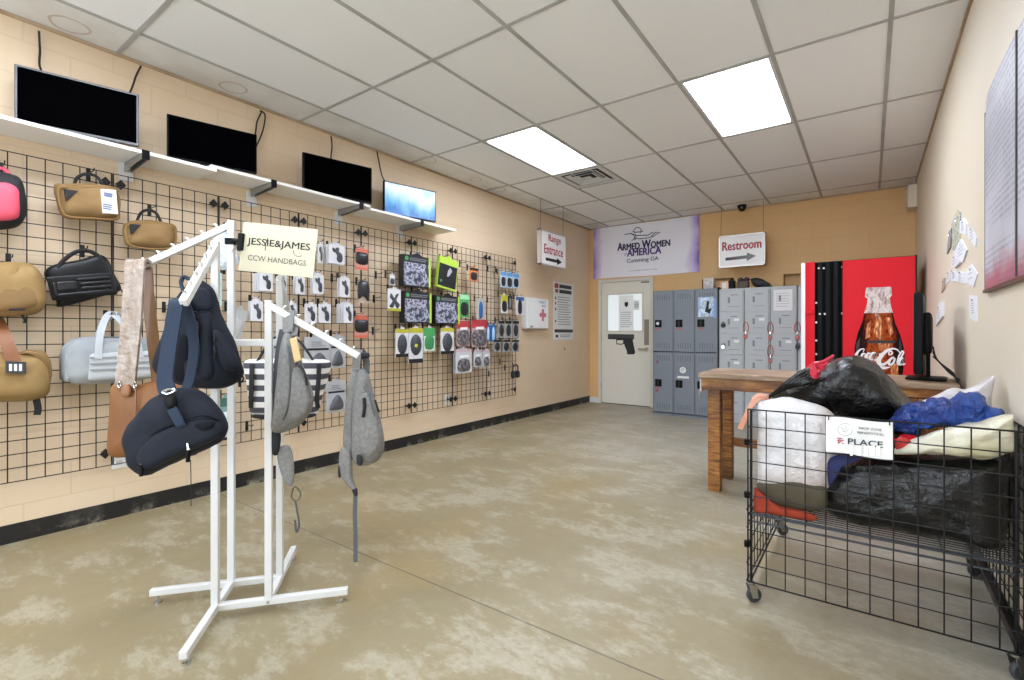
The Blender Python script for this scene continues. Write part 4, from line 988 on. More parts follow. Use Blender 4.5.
hp((313, 275, 324, 294), 'white holster pack below the lower right corner of the cream sign', n=2, behind='white holster pack below the lower right sign corner')
hp((340, 278, 350, 297), 'white holster pack at the right end of the second row', n=2, behind='white holster pack ending the second row')
hp((251, 301, 263, 321), 'white holster pack at the left end of the third row', n=2, behind='white holster pack starting the third row')
hp((287, 303, 297, 317), 'white holster pack on the third row between post and arm')
hp((305, 304, 317, 323), 'white holster pack on the third row right of the arm')
hp((319, 304, 331, 323), 'white holster pack in the middle right of the third row', n=1)
hp((344, 304, 353, 323), 'white holster pack at the right end of the third row', n=4, behind='white holster pack in the stack ending the third row')
clam = mat('clamshell_grey', 'aeb0b4', .3, coat=.5)
def capline(f2, W, h, t):
    mb = MB(); mb.box((-W*.42, h*.62, .001), (W*.42, h*.68, .0025), f2); mb.build('brand_line', ink, t); mb = MB(); lines(mb, f2, -W*.25, W*.3, h*.72, h*.88, 3, .006, 2, .3, .002); mb.build('print', grey_ink, t)
cl = dict(card=clam, prod=mat('holster_dark', '55565c', .5), shp=[(.2, .08), (.8, .08), (.85, .3), (.6, .55), (.35, .45), (.15, .2)], pd=.02, extra=capline)
pk('clamshell_pack', 'packaged holster', (305, 337, 331, 372), 'grey clamshell holster pack right behind the speckled grey sling bag', **cl)
pk('clamshell_pack', 'packaged holster', (330, 336, 345, 368), 'grey clamshell holster pack under the sloping rack arm', **cl)
pk('clamshell_pack', 'packaged holster', (327, 381, 346, 412), 'lowest grey clamshell holster pack between the two grey slings', **cl)
pk('clamshell_pack', 'packaged holster', (272, 337, 300, 366), 'grey clamshell holster pack behind the white rack posts', **cl)
rb = dict(head=redor, hh=.2, foot=redor, prod=dark, shp=[(.06, .3), (.94, .3), (.98, .78), (.5, .84), (.02, .78)], card=mat('pack_pinkish', 'cf8f84', .4), pd=.02)
pk('red_black_pack', 'packaged pouch', (356, 249, 368, 270), 'red and black pouch pack at the top of the single column', **rb)
rb2 = dict(rb); rb2.update(card=mat('pack_tan_card', 'b3a193', .4), head=None, foot=None, shp=[(.02, .2), (.5, .32), (.98, .1), (.98, .98), (.02, .98)])
pk('black_pouch_pack', 'packaged pouch', (358, 282, 369, 303), 'black pouch pack in the middle of the single column', **rb2)
pk('red_black_pack', 'packaged pouch', (355, 316, 368, 338), 'red and black pouch pack at the bottom of the single column', **rb)
pk('small_tag_pack', 'small pack', (390, 275, 395, 285), 'tiny white tagged pack left of the dark boxes', shp=BOXY)
pk('crossed_pack', 'small pack', (388, 289, 401, 311), 'white pack with crossed dark straps left of the dark boxes', shp=XSH, foot=yel, card=mat('pack_grey_white', 'd8d8da', .35))
# dark boxes with lime stripe
n = NT('box_camo_print'); n.set(Base_Color=n.ramp(n.noise(19, 4), [(.38, '2c2e3a'), (.48, '6d7085'), (.55, 'c9cbd8'), (.6, '4a4c5e')]), Roughness=.4); camo_m = n.m
def boxx(f2, W, h, t):
    MB().box((-W/2+.004, h*.04, .0), (W/2-.03, h*.76, .0015), f2).build('photo_print', camo_m, t)
    MB().box((W/2-.028, .002, 0), (W/2-.002, h-.002, .002), f2).build('lime_stripe', lime, t)
    MB().lathe([(.022, .0), (.022, .002)], f2.at(-W/2+.04, h*.88, 0), 14).build('green_disc', grn, t)
    mb = MB(); lines(mb, f2, -W/2+.08, W/2-.04, h*.82, h*.93, 2, .01, 3, .2, .002); mb.build('print', grey_ink, t)
bx = dict(card=dark, prod=None, th=.075, extra=boxx, X=-3.765)
pk('earmuff_box', 'boxed earmuffs', (404, 256, 431, 287), 'upper left dark earmuff box with a lime stripe', **bx)
pk('earmuff_box', 'boxed earmuffs', (405, 292, 432, 323), 'lower left dark earmuff box with a lime stripe', **bx)
pk('earmuff_box', 'boxed earmuffs', (436, 296, 460, 324), 'right dark earmuff box with a lime stripe beside the green pack', **bx)
def tri(f2, W, h, t):
    MB().box((-W/2+.006, h*.06, .0), (W/2-.012, h*.78, .0015), f2).build('dark_front', dark, t)
    MB().prism([(-W*.05, h*.4), (W*.05, h*.42), (W*.2, h*.62), (W*.08, h*.72), (-W*.02, h*.6)], .0015, .003, f2).build('pale_figure', mat('pale_figure', 'b8bcc0', .5), t)
    MB().lathe([(.016, .0), (.016, .003)], f2.at(-W/2+.05, h*.22, 0), 12).build('green_disc', grn, t)
pk('lime_pack', 'boxed earmuffs', (437, 258, 456, 289), 'tilted lime green and black box at the top right of the dark boxes', card=lime, prod=None, th=.04, extra=tri, tilt=-.14)
pk('green_pack', 'small pack', (460, 295, 469, 317), 'green carded pack right of the dark boxes', card=grn, head=mat('pale_green', '9bd6a5', .4), shp=BOXY, prod=dark)
mf = dict(head=yel, hh=.14, shp=RND, prod=gun, foot=ink, pd=.025)
pk('earmuff_pack', 'packaged earmuffs', (396, 329, 408.5, 357), 'left yellow-headed earmuff pack in the lower row', **mf)
def bigdot(f2, W, h, t): MB().lathe([(.02, .02), (.018, .03)], f2.at(-W*.1, h*.5, 0), 12).build('yellow_badge', mat('badge_yellow', 'd5d84a', .4), t)
pk('earmuff_pack', 'packaged earmuffs', (409, 328, 423, 363), 'longest yellow-headed earmuff pack with a yellow badge', extra=bigdot, **{**mf, 'shp': [(.5+.4*cos(a*.6283), .52+.3*sin(a*.6283)) for a in range(10)]})
pk('green_pack', 'small pack', (424, 328, 435, 351), 'green and white pack between the yellow-headed packs', card=mat('green_white', 'd4e6d6', .4), head=grn, hh=.35, shp=BOXY, prod=mat('green_item', '3f8a55', .4))
pk('earmuff_pack', 'packaged earmuffs', (441, 328, 454, 354), 'right yellow-headed earmuff pack beside the red packs', **mf)
rd = dict(card=mat('clear_red_card', 'b99a9a', .3, coat=.4), head=red_c, hh=.3, prod=mat('dark_tools', '3d3a3e', .4, var=(38, '8f888b', (1, 1, 1), (.45, .62))), shp=[(.1, .08), (.9, .08), (.9, .6), (.1, .6)], pd=.02)
def wlab(f2, W, h, t): MB().prism([(-W*.25, h*.62), (W*.3, h*.66), (W*.3, h*.76), (-W*.25, h*.74)], .0016, .003, f2).build('white_label', paper, t)
pk('red_pack', 'small pack', (457, 321, 470, 346), 'left red-topped pack in the middle row', extra=wlab, **rd)
pk('red_pack', 'small pack', (472, 320, 487, 347), 'right red-topped pack in the middle row', extra=wlab, **rd)
pk('blue_pack', 'small pack', (486, 325, 490.5, 341), 'left narrow dark blue pack beside the red packs', card=blue_c, shp=TALL, prod=lblue)
pk('blue_pack', 'small pack', (491, 325, 496, 341), 'right narrow dark blue pack beside the red packs', card=blue_c, shp=TALL, prod=lblue)
cp = dict(card=clear, prod=mat('dark_tools', ''), shp=[(.15, .1), (.85, .1), (.85, .5), (.5, .6), (.15, .5)], pd=.02, extra=wlab, head=mat('clear_head', 'c0a8aa', .3), hh=.12)
pk('clear_pack', 'small pack', (456, 349, 472, 373), 'large clear bagged pack in the bottom row', n=2, behind='clear bagged pack in the bottom row', **cp)
pk('clear_pack', 'small pack', (474, 350, 482, 367), 'middle clear bagged pack in the bottom row', **cp)
pk('clear_pack', 'small pack', (483, 350, 490, 367), 'right clear bagged pack in the bottom row', **cp)
pk('orange_pack', 'small pack', (470, 268, 478, 281), 'orange and black pack near the top of the panel with red packs', card=orange, head=ink, hh=.2, shp=BOXY, prod=dark)
pk('blue_stick_pack', 'small pack', (477, 299, 485, 319), 'clear pack with a blue bar above the red packs', card=mat('clear_pack2', 'b9b3ae', .3), shp=TALL, prod=blue_c)
wbk = dict(card=lblue, prod=dark, shp=BOXY, head=mat('pack_mid_blue', '5f9ad0', .35), hh=.25)
pk('blue_white_pack', 'small pack', (501, 272, 506, 287), 'left light blue pack at the top right of the grid', **wbk)
pk('blue_white_pack', 'small pack', (507, 273, 512.5, 288), 'middle light blue pack at the top right of the grid', **wbk)
pk('blue_white_pack', 'small pack', (513.5, 274, 519, 288), 'right light blue pack at the top right of the grid', **wbk)
pk('yellow_pack', 'small pack', (501.5, 295, 507.5, 313), 'yellow and black pack under the light blue packs', head=yel, hh=.4, prod=dark, shp=BOXY)
pk('dark_pack', 'small pack', (508.5, 296, 512, 309), 'slim dark pack beside the yellow and black pack', card=dark, shp=TALL, prod=grey_ink)
pk('white_blue_pack', 'small pack', (516, 297, 524, 315), 'white pack with a dark blue header at the grid edge', head=blue_c, hh=.2, prod=dark, shp=TALL)
dk = dict(card=mat('clear_dark', '9a9a9a', .3, coat=.4), head=ink, hh=.16, prod=dark, shp=RND, pd=.015)
for i, (u, w_) in enumerate(((498.5, 6), (505.5, 6), (513, 6))):
    o_ = ('left', 'middle', 'right')[i]
    pk('black_topped_pack', 'small pack', (u, 321, u+w_, 338), o_+' black-topped clear pack in the upper dark cluster', **dk)
for i, (u, w_) in enumerate(((494, 7), (503, 7), (512, 7))):
    o_ = ('left', 'middle', 'right')[i]
    pk('black_topped_pack', 'small pack', (u, 340, u+w_, 352), o_+' black-topped clear pack in the lower dark cluster', **dk)
# loose earmuffs
c = onX(517, 371, -3.80)
t = thing('earmuffs', (GX+.02, c.y, c.z), 'black earmuffs hung low at the far edge of the grid', 'earmuffs'); f2 = LW(c.y, c.z, GX+.05)
MB().tube(catmull([f2.p(-.05, -.02, 0), f2.p(-.055, .05, 0), f2.p(0, .085, 0), f2.p(.055, .05, 0), f2.p(.05, -.02, 0)], 6), .009, 8).build('headband', dark, t, 60)
for s_ in (-1, 1): MB().soft((s_*.045, -.045, 0), (.05, .095, .07), f2, r=.024, n=8).build('ear_cup', dark, t, 70)
hook(c.y, c.z+.075, .09, 'black peg hook holding the loose earmuffs')
# small packs seen past the rack posts
pk('pale_blue_pack', 'small pack', (214, 269, 222, 306), 'pale blue pack behind the tallest rack post', card=mat('pack_pale_aqua', 'b5d3d6', .35), prod=mat('aqua_item', '7fb0b4', .4), shp=TALL, head=ink, hh=.1)
pk('white_small_pack', 'small pack', (227, 270, 234, 288), 'small white and blue pack right of the tallest rack post', prod=mat('navy_item', '3b4254', .4), shp=TALL)
pk('grey_flap_pack', 'small pack', (224, 308, 241, 338), 'plain grey folded pack behind the navy backpack', card=mat('plain_grey_felt', 'a7a9a6', .7), prod=mat('plain_grey_fold', 'b4b5b2', .7), shp=BOXY, tilt=-.25)
pk('teal_pack', 'small pack', (217, 398, 236, 440), 'teal and white pack low on the grid behind the rack', card=mat('teal_card', '7fa39c', .4), head=mat('teal_dark', '3f6a62', .4), hh=.2, foot=ink, prod=mat('teal_white', 'd5dfde', .4), shp=BOXY)
# empty hooks
for u, v, lab in ((164, 306, 'empty black hook left of the navy backpack'), (332, 277, 'empty black hook between holster packs on the second row'), (376, 274, 'upper empty hook right of the pouch column'), (374, 298, 'middle empty hook right of the pouch column'), (373, 330, 'lower empty hook right of the pouch column'), (460, 263, 'empty hook right of the tilted lime box'), (488, 268, 'empty hook right of the orange pack'), (496, 269, 'second empty hook right of the orange pack'), (487.5, 299, 'empty hook right of the pack with a blue bar'), (500, 361, 'empty hook under the lower dark cluster'), (505, 367, 'lowest empty hook left of the loose earmuffs'), (489, 373, 'empty hook under the clear bagged packs'), (247, 425, 'empty hook below the striped bag, left one'), (240, 381, 'empty hook beside the striped bag')):
    p = onX(u, v, GX+.01); hook(p.y, p.z, .10, lab)
for u, v, lab in ((447, 399.5, 'white wall outlet low on the wall between two grid clips'), (119, 459, 'white wall outlet low on the wall under the tan tote')):
    p = onX(u, v, XL); t = thing('wall_outlet', (XL, p.y, p.z), lab, 'outlet'); f2 = LW(p.y, p.z, XL)
    MB().box((-.038, -.058, 0), (.038, .058, .006), f2).build('plate', white_pl, t, bevel=.002)
    for z_ in (-.022, .022): MB().box((-.016, z_-.014, .006), (.016, z_+.014, .0075), f2).build('socket', mat('outlet_socket', 'd2d0cb', .5), t)  # sockets slightly darker than the plate

# ================================================================= BAGS ON THE GRID WALL
tan = mat('tan_nylon', '92734a', .8, bump=(60, .15), var=(6, '82653c')); tan2 = mat('tan_canvas', 'a18455', .8, bump=(60, .15), var=(5, '927445')); blk = mat('black_nylon', '1d1d20', .7, bump=(80, .2)); tand = mat('tan_piping', '8a6a3c', .7)
def outl(px, X, k=4): 
    P = [onX(u, v, X) for u, v in px]; cy = sum(p.y for p in P)/len(P); cz = sum(p.z for p in P)/len(P)
    f2 = LW(cy, cz, X); return f2, [(p.x, p.y) for p in catmull([(q.y-cy, q.z-cz, 0) for q in P], k, True)]
def wbag(name, px, X, lab, df, db, m, cat='bag', nz=.007, seed=1, k=4, q=.45, p=3.2):
    f2, o = outl(px, X, k); t = thing(name, f2.o, lab, cat, 'bags on the grid wall')
    MB().pillow(o, df, db, f2, 10, p, q, nz=nz, seed=seed).build('body', m, t, 70)
    return t, f2
def on(px, X): p = onX(px[0], px[1], X); return p
def patch(px, X, th, m, t, name, k=0, soft=0):
    f2, o = outl(px, X, k or 1)
    if not k: P = [onX(u, v, X) for u, v in px]; o = [(q_.y-f2.o.y, q_.z-f2.o.z) for q_ in P]
    mb = MB()
    if soft: mb.pillow(o, th, .002, f2, 6, 3, .5, nz=.002)
    else: mb.prism(o, -.012, th, f2)
    return mb.build(name, m, t, 60 if soft else None)
def strap(px, X, wd, m, t, name, th=.004, side=(0, 1, 0)):
    P = [onX(p_[0], p_[1], p_[2] if len(p_) > 2 else X) for p_ in px]
    return MB().ribbon(catmull(P, 6), wd, th, side).build(name, m, t, 60)
def cordp(px, X, r, m, t, name, closed=False):
    P = [onX(p_[0], p_[1], p_[2] if len(p_) > 2 else X) for p_ in px]
    return MB().tube(catmull(P, 6, closed), r, 6, closed=closed).build(name, m, t, 60)
# pink backpack
t, f2 = wbag('backpack', [(-24, 180), (-8, 172), (10, 174), (21, 181), (26, 198), (25, 215), (19, 226), (4, 230), (-14, 229), (-26, 214)], -3.79, 'pink and black backpack at the left edge of the photo', .10, .07, blk, 'backpack')
patch([(-18, 186), (0, 181), (14, 184), (20, 192), (20, 212), (16, 219), (0, 221), (-18, 221)], -3.71, .035, mat('pink_nylon', 'e2566c', .6, bump=(60, .1)), t, 'front_pocket', 3, 1)
cordp([(-12, 180, -3.82), (-8, 170, -3.82), (4, 169, -3.82), (10, 177, -3.82)], 0, .011, mat('pink_nylon', ''), t, 'handle')
p = onX(0, 168, GX); hook(p.y, p.z, .13, 'black peg hook holding the pink backpack')
# tan packs
def tanpack(body, tri_, handle, hookp, lab, card, seed):
    t, f2 = wbag('sling_pack', body, -3.80, lab, .085, .055, tan, 'sling bag', seed=seed)
    patch(tri_, -3.722, .004, blk, t, 'black_corner_patch')
    cordp([(a, b, -3.80) for a, b in handle], 0, .009, blk, t, 'handle')
    n_ = len(body); cx_ = sum(p[0] for p in body)/n_; cy_ = sum(p[1] for p in body)/n_
    fr2, o = outl([(cx_+(a-cx_)*.93+1, cy_+(b-cy_)*.86+1) for a, b in body], -3.745, 4)
    MB().tube([fr2.p(a, b, .012) for a, b in o], .005, 5, closed=True).build('zip_line', tand, t, 60)
    if card: 
        patch(card, -3.705, .002, paper, t, 'hang_card'); u0, v0 = card[0]
        mb = MB(); f3 = LW(0, 0, -3.7025); a, b = onX(u0+3, v0+3, -3.703), onX(u0+12, v0+9, -3.703); lines(mb, f3, a.y, b.y, b.z, a.z, 2, .012, 3, .2, .001)
        a, b = onX(u0+2, v0+14, -3.703), onX(u0+13, v0+22, -3.703); lines(mb, f3, a.y, b.y, b.z, a.z, 3, .008, 5, .3, .001); mb.build('card_print', mat('card_blue_print', '6a7396', .6), t)
    p = onX(*hookp, GX); hook(p.y, p.z, .12, 'black peg hook holding the '+lab)
tanpack([(54, 187), (62, 184), (90, 184), (112, 187), (119, 194), (119, 215), (114, 221), (90, 220), (66, 218), (58, 210)], [(64, 189), (78, 191), (66, 201)], [(74, 186), (77, 178), (86, 174), (97, 177), (104, 187)], (88, 174), 'larger tan sling pack with a white hang card', [(101, 189), (116, 190), (118, 214), (103, 213)], 2)
tanpack([(122, 225), (130, 221), (150, 220), (170, 224), (176, 230), (176, 242), (170, 249), (148, 250), (128, 246), (123, 238)], [(130, 224), (141, 225), (131, 234)], [(137, 221), (141, 213), (148, 210), (156, 213), (161, 222)], (149, 209), 'smaller tan sling pack right of the carded one', None, 3)
# black moulded case
t, f2 = wbag('moulded_case', [(44, 272), (56, 264), (78, 260), (98, 255), (107, 259), (114, 274), (121, 289), (110, 294), (62, 307), (56, 301), (49, 286)], -3.82, 'black moulded case with raised ribs hung at a tilt', .045, .035, mat('black_mould', '151618', .4, spec=.3), 'case', nz=.001, q=.3, p=5)
rib = mat('rib_black', '1f2124', .3)
fk = LW(*onX(83, 284, -3.772).yz, -3.772).rot(.185)
MB().soft((.0, -.012, .0), (.30, .135, .012), fk, r=.006, n=8).build('recess_panel', mat('black_mould', ''), t, 50)
MB().soft((-.075, -.002, .012), (.085, .05, .016), fk, r=.006, n=8).build('raised_panel', rib, t, 50)
for x, y, w_ in ((.05, .028, .15), (.055, .002, .14), (.055, -.024, .14), (.0, -.052, .26)): MB().soft((x, y, .012), (w_, .017, .018), fk, r=.007, n=8).build('raised_rib', rib, t, 60)
MB().soft((-.128, -.02, .012), (.017, .08, .018), fk, r=.007, n=8).build('raised_rib', rib, t, 60)
cordp([(58, 268, -3.79), (64, 260, -3.79), (76, 252, -3.79), (88, 251, -3.79), (97, 255, -3.79), (104, 262, -3.79)], 0, .012, blk, t, 'handle')
cordp([(119, 288, -3.80), (122, 291, -3.79), (123, 293, -3.79)], 0, .005, blk, t, 'zip_pull')
p = onX(82, 250, GX); hook(p.y, p.z, .11, 'black peg hook holding the black moulded case')
# tan bag left
t, f2 = wbag('range_bag', [(-30, 270), (-10, 263), (14, 262), (30, 264), (40, 275), (45, 290), (44, 305), (36, 313), (10, 316), (-20, 317), (-34, 300)], -3.79, 'tan range bag cut by the left photo edge, upper one', .13, .07, tan2, seed=5)
patch([(-26, 285), (0, 279), (30, 280), (38, 292), (36, 306), (10, 311), (-22, 311)], -3.69, .03, tan, t, 'front_pocket', 3, 1)
patch([(4, 266), (16, 264), (20, 271), (16, 280), (4, 281)], -3.69, .022, tan2, t, 'gathered_bump', 3, 1); patch([(24, 268), (33, 267), (38, 275), (34, 283), (25, 281)], -3.69, .018, tan2, t, 'gathered_bump', 3, 1)
cordp([(28, 268, -3.74), (34, 274, -3.70), (39, 285, -3.70), (38, 302, -3.70)], 0, .012, tan, t, 'side_fold')
patch([(8, 309), (24, 308.5), (24, 310.5), (8, 311)], -3.70, .03, blk, t, 'zip_tab')
cordp([(22, 315, -3.74), (25, 320, -3.74), (24, 323, -3.74)], 0, .007, blk, t, 'pull_cord')
p = onX(8, 259, GX); hook(p.y, p.z, .12, 'black peg hook holding the upper tan range bag')
# tan bag lower left
t, f2 = wbag('range_bag', [(-30, 362), (-10, 353), (15, 352), (33, 350), (45, 352), (50, 365), (49, 382), (46, 395), (30, 401), (0, 402), (-28, 402), (-36, 382)], -3.79, 'tan range bag with brown leather strap, lower left', .13, .07, tan2, seed=6)
patch([(-28, 368), (0, 361), (32, 360), (42, 370), (40, 388), (30, 396), (0, 398), (-26, 398)], -3.69, .03, tan2, t, 'front_pocket', 3, 1)
for k_ in range(3): cordp([(20+5*k_, 354, -3.72), (30+5*k_, 352+k_, -3.68), (38+4*k_, 358+3*k_, -3.69), (44+2*k_, 372+3*k_, -3.71)], 0, .012, tan, t, 'gathered_fold')
lea = mat('brown_leather', '8f5d38', .5, bump=(50, .1), var=(8, '7d4d2c'))
strap([(-4, 318, GX+.03), (2, 330, -3.73), (8, 345, -3.68), (14, 362, -3.655)], 0, .055, lea, t, 'leather_strap')
patch([(6, 361), (26, 362), (26, 374), (6, 373)], -3.645, .006, mat('tag_dark', '3b3c40', .5), t, 'strap_buckle')
for k_ in range(3): patch([(9+5*k_, 364), (12+5*k_, 364), (12+5*k_, 371), (9+5*k_, 371)], -3.638, .001, paper, t, 'buckle_mark')
strap([(36, 398, -3.75), (38, 408, -3.75), (37, 415, -3.75)], 0, .03, blk, t, 'hanging_strap')
p = onX(-4, 318, GX); hook(p.y, p.z, .12, 'black peg hook holding the lower tan range bag')
# grey duffel
gry = mat('light_grey_canvas', 'a3a6a8', .75, bump=(60, .15), var=(5, '8f9396')); gry2 = mat('pale_grey_canvas', 'b4b7b9', .75, bump=(60, .15))
a, b = onX(63, 360, -3.77), onX(152, 360, -3.77); c = onX(107, 360, -3.77); hD = onX(107, 337, -3.70).z-onX(107, 383, -3.70).z
f2 = LW((a.y+b.y)/2, c.z, -3.765)
t = thing('duffel_bag', f2.o, 'light grey duffel bag with two looped handles', 'duffel bag', 'bags on the grid wall')
MB().soft((0, 0, 0), (b.y-a.y, hD*.95, .19), f2, r=.07, n=14, nz=.006, seed=4, bulge=(.01, .01, .01)).build('body', gry, t, 70)
MB().soft((.035, -.03, .085), ((b.y-a.y)*.76, hD*.62, .05), f2, r=.022, n=10, nz=.004, seed=8).build('front_pocket', gry2, t, 70)
for k_ in range(3): MB().box((-.12, -.055+.035*k_, .108), (.19, -.045+.035*k_, .116), f2).build('webbing_row', mat('grey_webbing', '8d9194', .7), t)
for s_, zoff in ((0, .085), (.02, -.05)):
    P = [f2.p(-.085+s_, hD*.05, zoff+.03), f2.p(-.075+s_, hD*.45, zoff+.01), f2.p(-.045+s_, hD*.80, zoff*.5), f2.p(-.012+s_, hD*1.0, .01), f2.p(.014+s_, hD*1.0, .01), f2.p(.055+s_, hD*.78, zoff*.5), f2.p(.10+s_, hD*.45, zoff+.01), f2.p(.115+s_, hD*.05, zoff+.03)]
    MB().ribbon(catmull(P, 6), .034, .006, f2.r).build('handle', gry2, t, 60)
MB().soft((.0, hD*.46, .0), (.2, .03, .10), f2, r=.012, n=6).build('top_zip_flap', mat('dark_grey_mesh', '55585c', .8), t, 60)
for s_ in (-1,): MB().soft((s_*(b.y-a.y)/2*.96, -.03, .0), (.03, hD*.6, .13), f2, r=.014, n=8).build('end_pocket', gry, t, 60)
p = onX(105, 315, GX); hook(p.y, p.z, .13, 'black peg hook holding the light grey duffel bag')
# ================================================================= FOUR-WAY RACK
e1, e2 = V((.643, .766, 0)), V((-.766, .643, 0)); RC = V((-2.211, 1.040, 0))
PA = RC-e1*.1-e2*.1; PB = PA+e2*.2; PC = PA+e1*.2; PD = PC+e2*.2
TOP = {'A': 1.555, 'B': 1.685, 'C': 1.315, 'D': 1.44}
t = thing('display_rack', RC, 'white steel four-way display rack with sloping arms, bags hanging from it', 'display rack')
ZB = .048; TW = .028
for P, z_, d, L_, drop, s0 in ((PA, TOP['A'], -e2, .31, .26, -e1), (PB, TOP['B'], -e1, .36, .21, e2), (PC, TOP['C'], e1, .36, .225, e2), (PD, TOP['D'], e2, .31, .24, e1)):
    MB().box((-TW/2, -TW/2, ZB-TW/2), (TW/2, TW/2, z_), Fr((P.x, P.y, 0), e1, e2, (0, 0, 1))).build('post', white_paint, t, bevel=.003)
    a = P+V((0, 0, z_-.014)); b = P+d*L_+V((0, 0, z_-.014-drop)); mb = MB(); mb.bar(a-d*.01, b, .026, .028)
    ax = (b-a).normalized(); up = ax.cross(V((0, 0, 1)).cross(ax)).normalized()
    up = V((0, 0, 1))-ax*ax.z; up.normalize()
    ar = mb.build('arm', white_paint, t, bevel=.003)
    for k in range(6):
        c = a+(b-a)*(.14+.155*k); f2 = Fr(c+up*.012, d, ax.cross(up), up)
        MB().lathe([(.006, 0), (.006, .008), (.009, .011), (.007, .017)], f2, 8).build('stud', chrome if k == 5 else white_paint, ar, 60)
# pinwheel base: each bar runs past two posts and out to a foot
for s_, d, in ((PD+e2*0, -e1), (PB, -e2), (PA, e1), (PC, e2)):
    a = V((s_.x, s_.y, ZB))-d*0.0; b = a+d*.515
    br = MB().bar(a-d*.014, b, TW, TW).build('base_leg', white_paint, t, bevel=.003)
    MB().lathe([(.015, 0), (.015, .010), (.005, .013), (.005, ZB-TW/2)], Fr((b-d*.03)*1-V((0, 0, ZB)), e1, e2, (0, 0, 1)), 12).build('glide_foot', chrome, br, 50)
for p, q in ((PA, PC), (PB, PD)): MB().bar(p+V((0, 0, 1.135)), q+V((0, 0, 1.135)), .022, .028).build('tie_bar', white_paint, t, bevel=.003)
for P in (PC, PA): MB().lathe([(.007, 0), (.006, .005)], Fr(V((P.x, P.y, ZB))-e2*.0145, e1, (0, 0, 1), -e2), 8).build('bolt', chrome, t)
BT = BT_ = 'bags on the display rack'

# cream sign clamped to the tallest post
cs = [(243, 221), (317, 230), (314, 277.5), (239, 271)]
dS = 2.12; P = [atD(u, v, dS) for u, v in cs]
c = (P[0]+P[1]+P[2]+P[3])/4; r_ = ((P[1]-P[0])+(P[2]-P[3])).normalized(); u_ = ((P[0]-P[3])+(P[1]-P[2])).normalized()
f = Fr(c, r_, (u_-r_*u_.dot(r_)).normalized())
Ws = ((P[1]-P[0]).length+(P[2]-P[3]).length)/2; Hs = ((P[0]-P[3]).length+(P[1]-P[2]).length)/2
creamc = mat('cream_card', 'c9c3aa', .8)
t = thing('handbag_sign', c-V((0, 0, Hs/2)), 'tilted cream card sign about handbags clipped to the white rack', 'sign')
MB().box((-Ws/2, -Hs/2, -.003), (Ws/2, Hs/2, 0), f).build('card', creamc, t, bevel=.001)
text('JESSIE&JAMES', f, -Ws*.42, Hs*.01, Ws*.42, Hs*.19, ink, t, .0005, bold=.018)
mb = MB(); mb.stroke([(Ws*.20, Hs*.02), (Ws*.22, -Hs*.06), (Ws*.27, -Hs*.10), (Ws*.31, -Hs*.08), (Ws*.315, -Hs*.05)], .0022, f, .0005, .001); mb.stroke([(-Ws*.155, Hs*.22), (-Ws*.175, Hs*.1), (-Ws*.17, -Hs*.04)], .003, f, .0005, .001); mb.build('flourish', ink, t)
text('CCW HANDBAGS', f, -Ws*.39, -Hs*.27, Ws*.39, -Hs*.16, mat('soft_black_ink', '4a4844', .7), t, .0005, bold=.0)
MB().box((-Ws/2-.012, -.02, -.012), (-Ws/2+.012, .055, .012), f).build('binder_clip', blackp, t, bevel=.003)
k0 = f.p(-Ws/2-.012, .02, 0); kB = V((PB.x, PB.y, k0.z+.012))
MB().tube([k0, (k0+kB)/2+V((0, 0, .008)), kB-(kB-k0).normalized()*.0], .008, 8).build('clamp_arm', blackp, t, 60)
MB().box((-.022, -.022, -.014), (.022, .022, .014), Fr(kB, e1, e2, (0, 0, 1))).build('clamp_collar', blackp, t, bevel=.003)
MB().tube(catmull([k0+V((0, 0, -.01)), (k0+kB)/2+V((0, 0, -.035)), kB+V((0, 0, -.05))], 5), .006, 6).build('clamp_spring', chrome, t, 60)

def fo(px, d, k=4, dirs=None):      # facing frame and outline of something hanging at distance d
    P = [atD(u, v, d) for u, v in px]; c = sum(P, V((0, 0, 0)))/len(P); f2 = Fr(c, RGT, UP)
    return f2, [(p.x, p.y) for p in catmull([(*f2.loc(q_)[:2], 0) for q_ in P], k, True)]
def hbag(name, px, d, lab, df, db, m, cat, nz=.004, seed=1, p=3, q=.5, k=4):
    f2, o = fo(px, d, k); t = thing(name, f2.o, lab, cat, BT)
    MB().pillow(o, df, db, f2, 12, p, q, nz=nz, nf=9, seed=seed).build('body', m, t, 70); return t
def hp_(px, d, th, m, t, name, nz=.001, p=3, q=.5, back=.004, k=3):
    f2, o = fo(px, d, k); return MB().pillow(o, th, back, f2, 7, p, q, nz=nz).build(name, m, t, 60)
def hstrap(pts, wd, m, t, name, th=.005, side=None):
    return MB().ribbon(catmull([atD(*p) for p in pts], 6), wd, th, side or RGT).build(name, m, t, 60)
def hcord(pts, r, m, t, name, closed=False):
    return MB().tube(catmull([atD(*p) for p in pts], 6, closed), r, 6, closed=closed).build(name, m, t, 60)
navy = mat('navy_nylon', '181d29', .75, bump=(90, .12), var=(9, '131823'), spec=.25); navyd = mat('navy_mesh', '0e1017', .85, spec=.2); navys = mat('navy_strap', '253041', .75, bump=(120, .15), spec=.25)
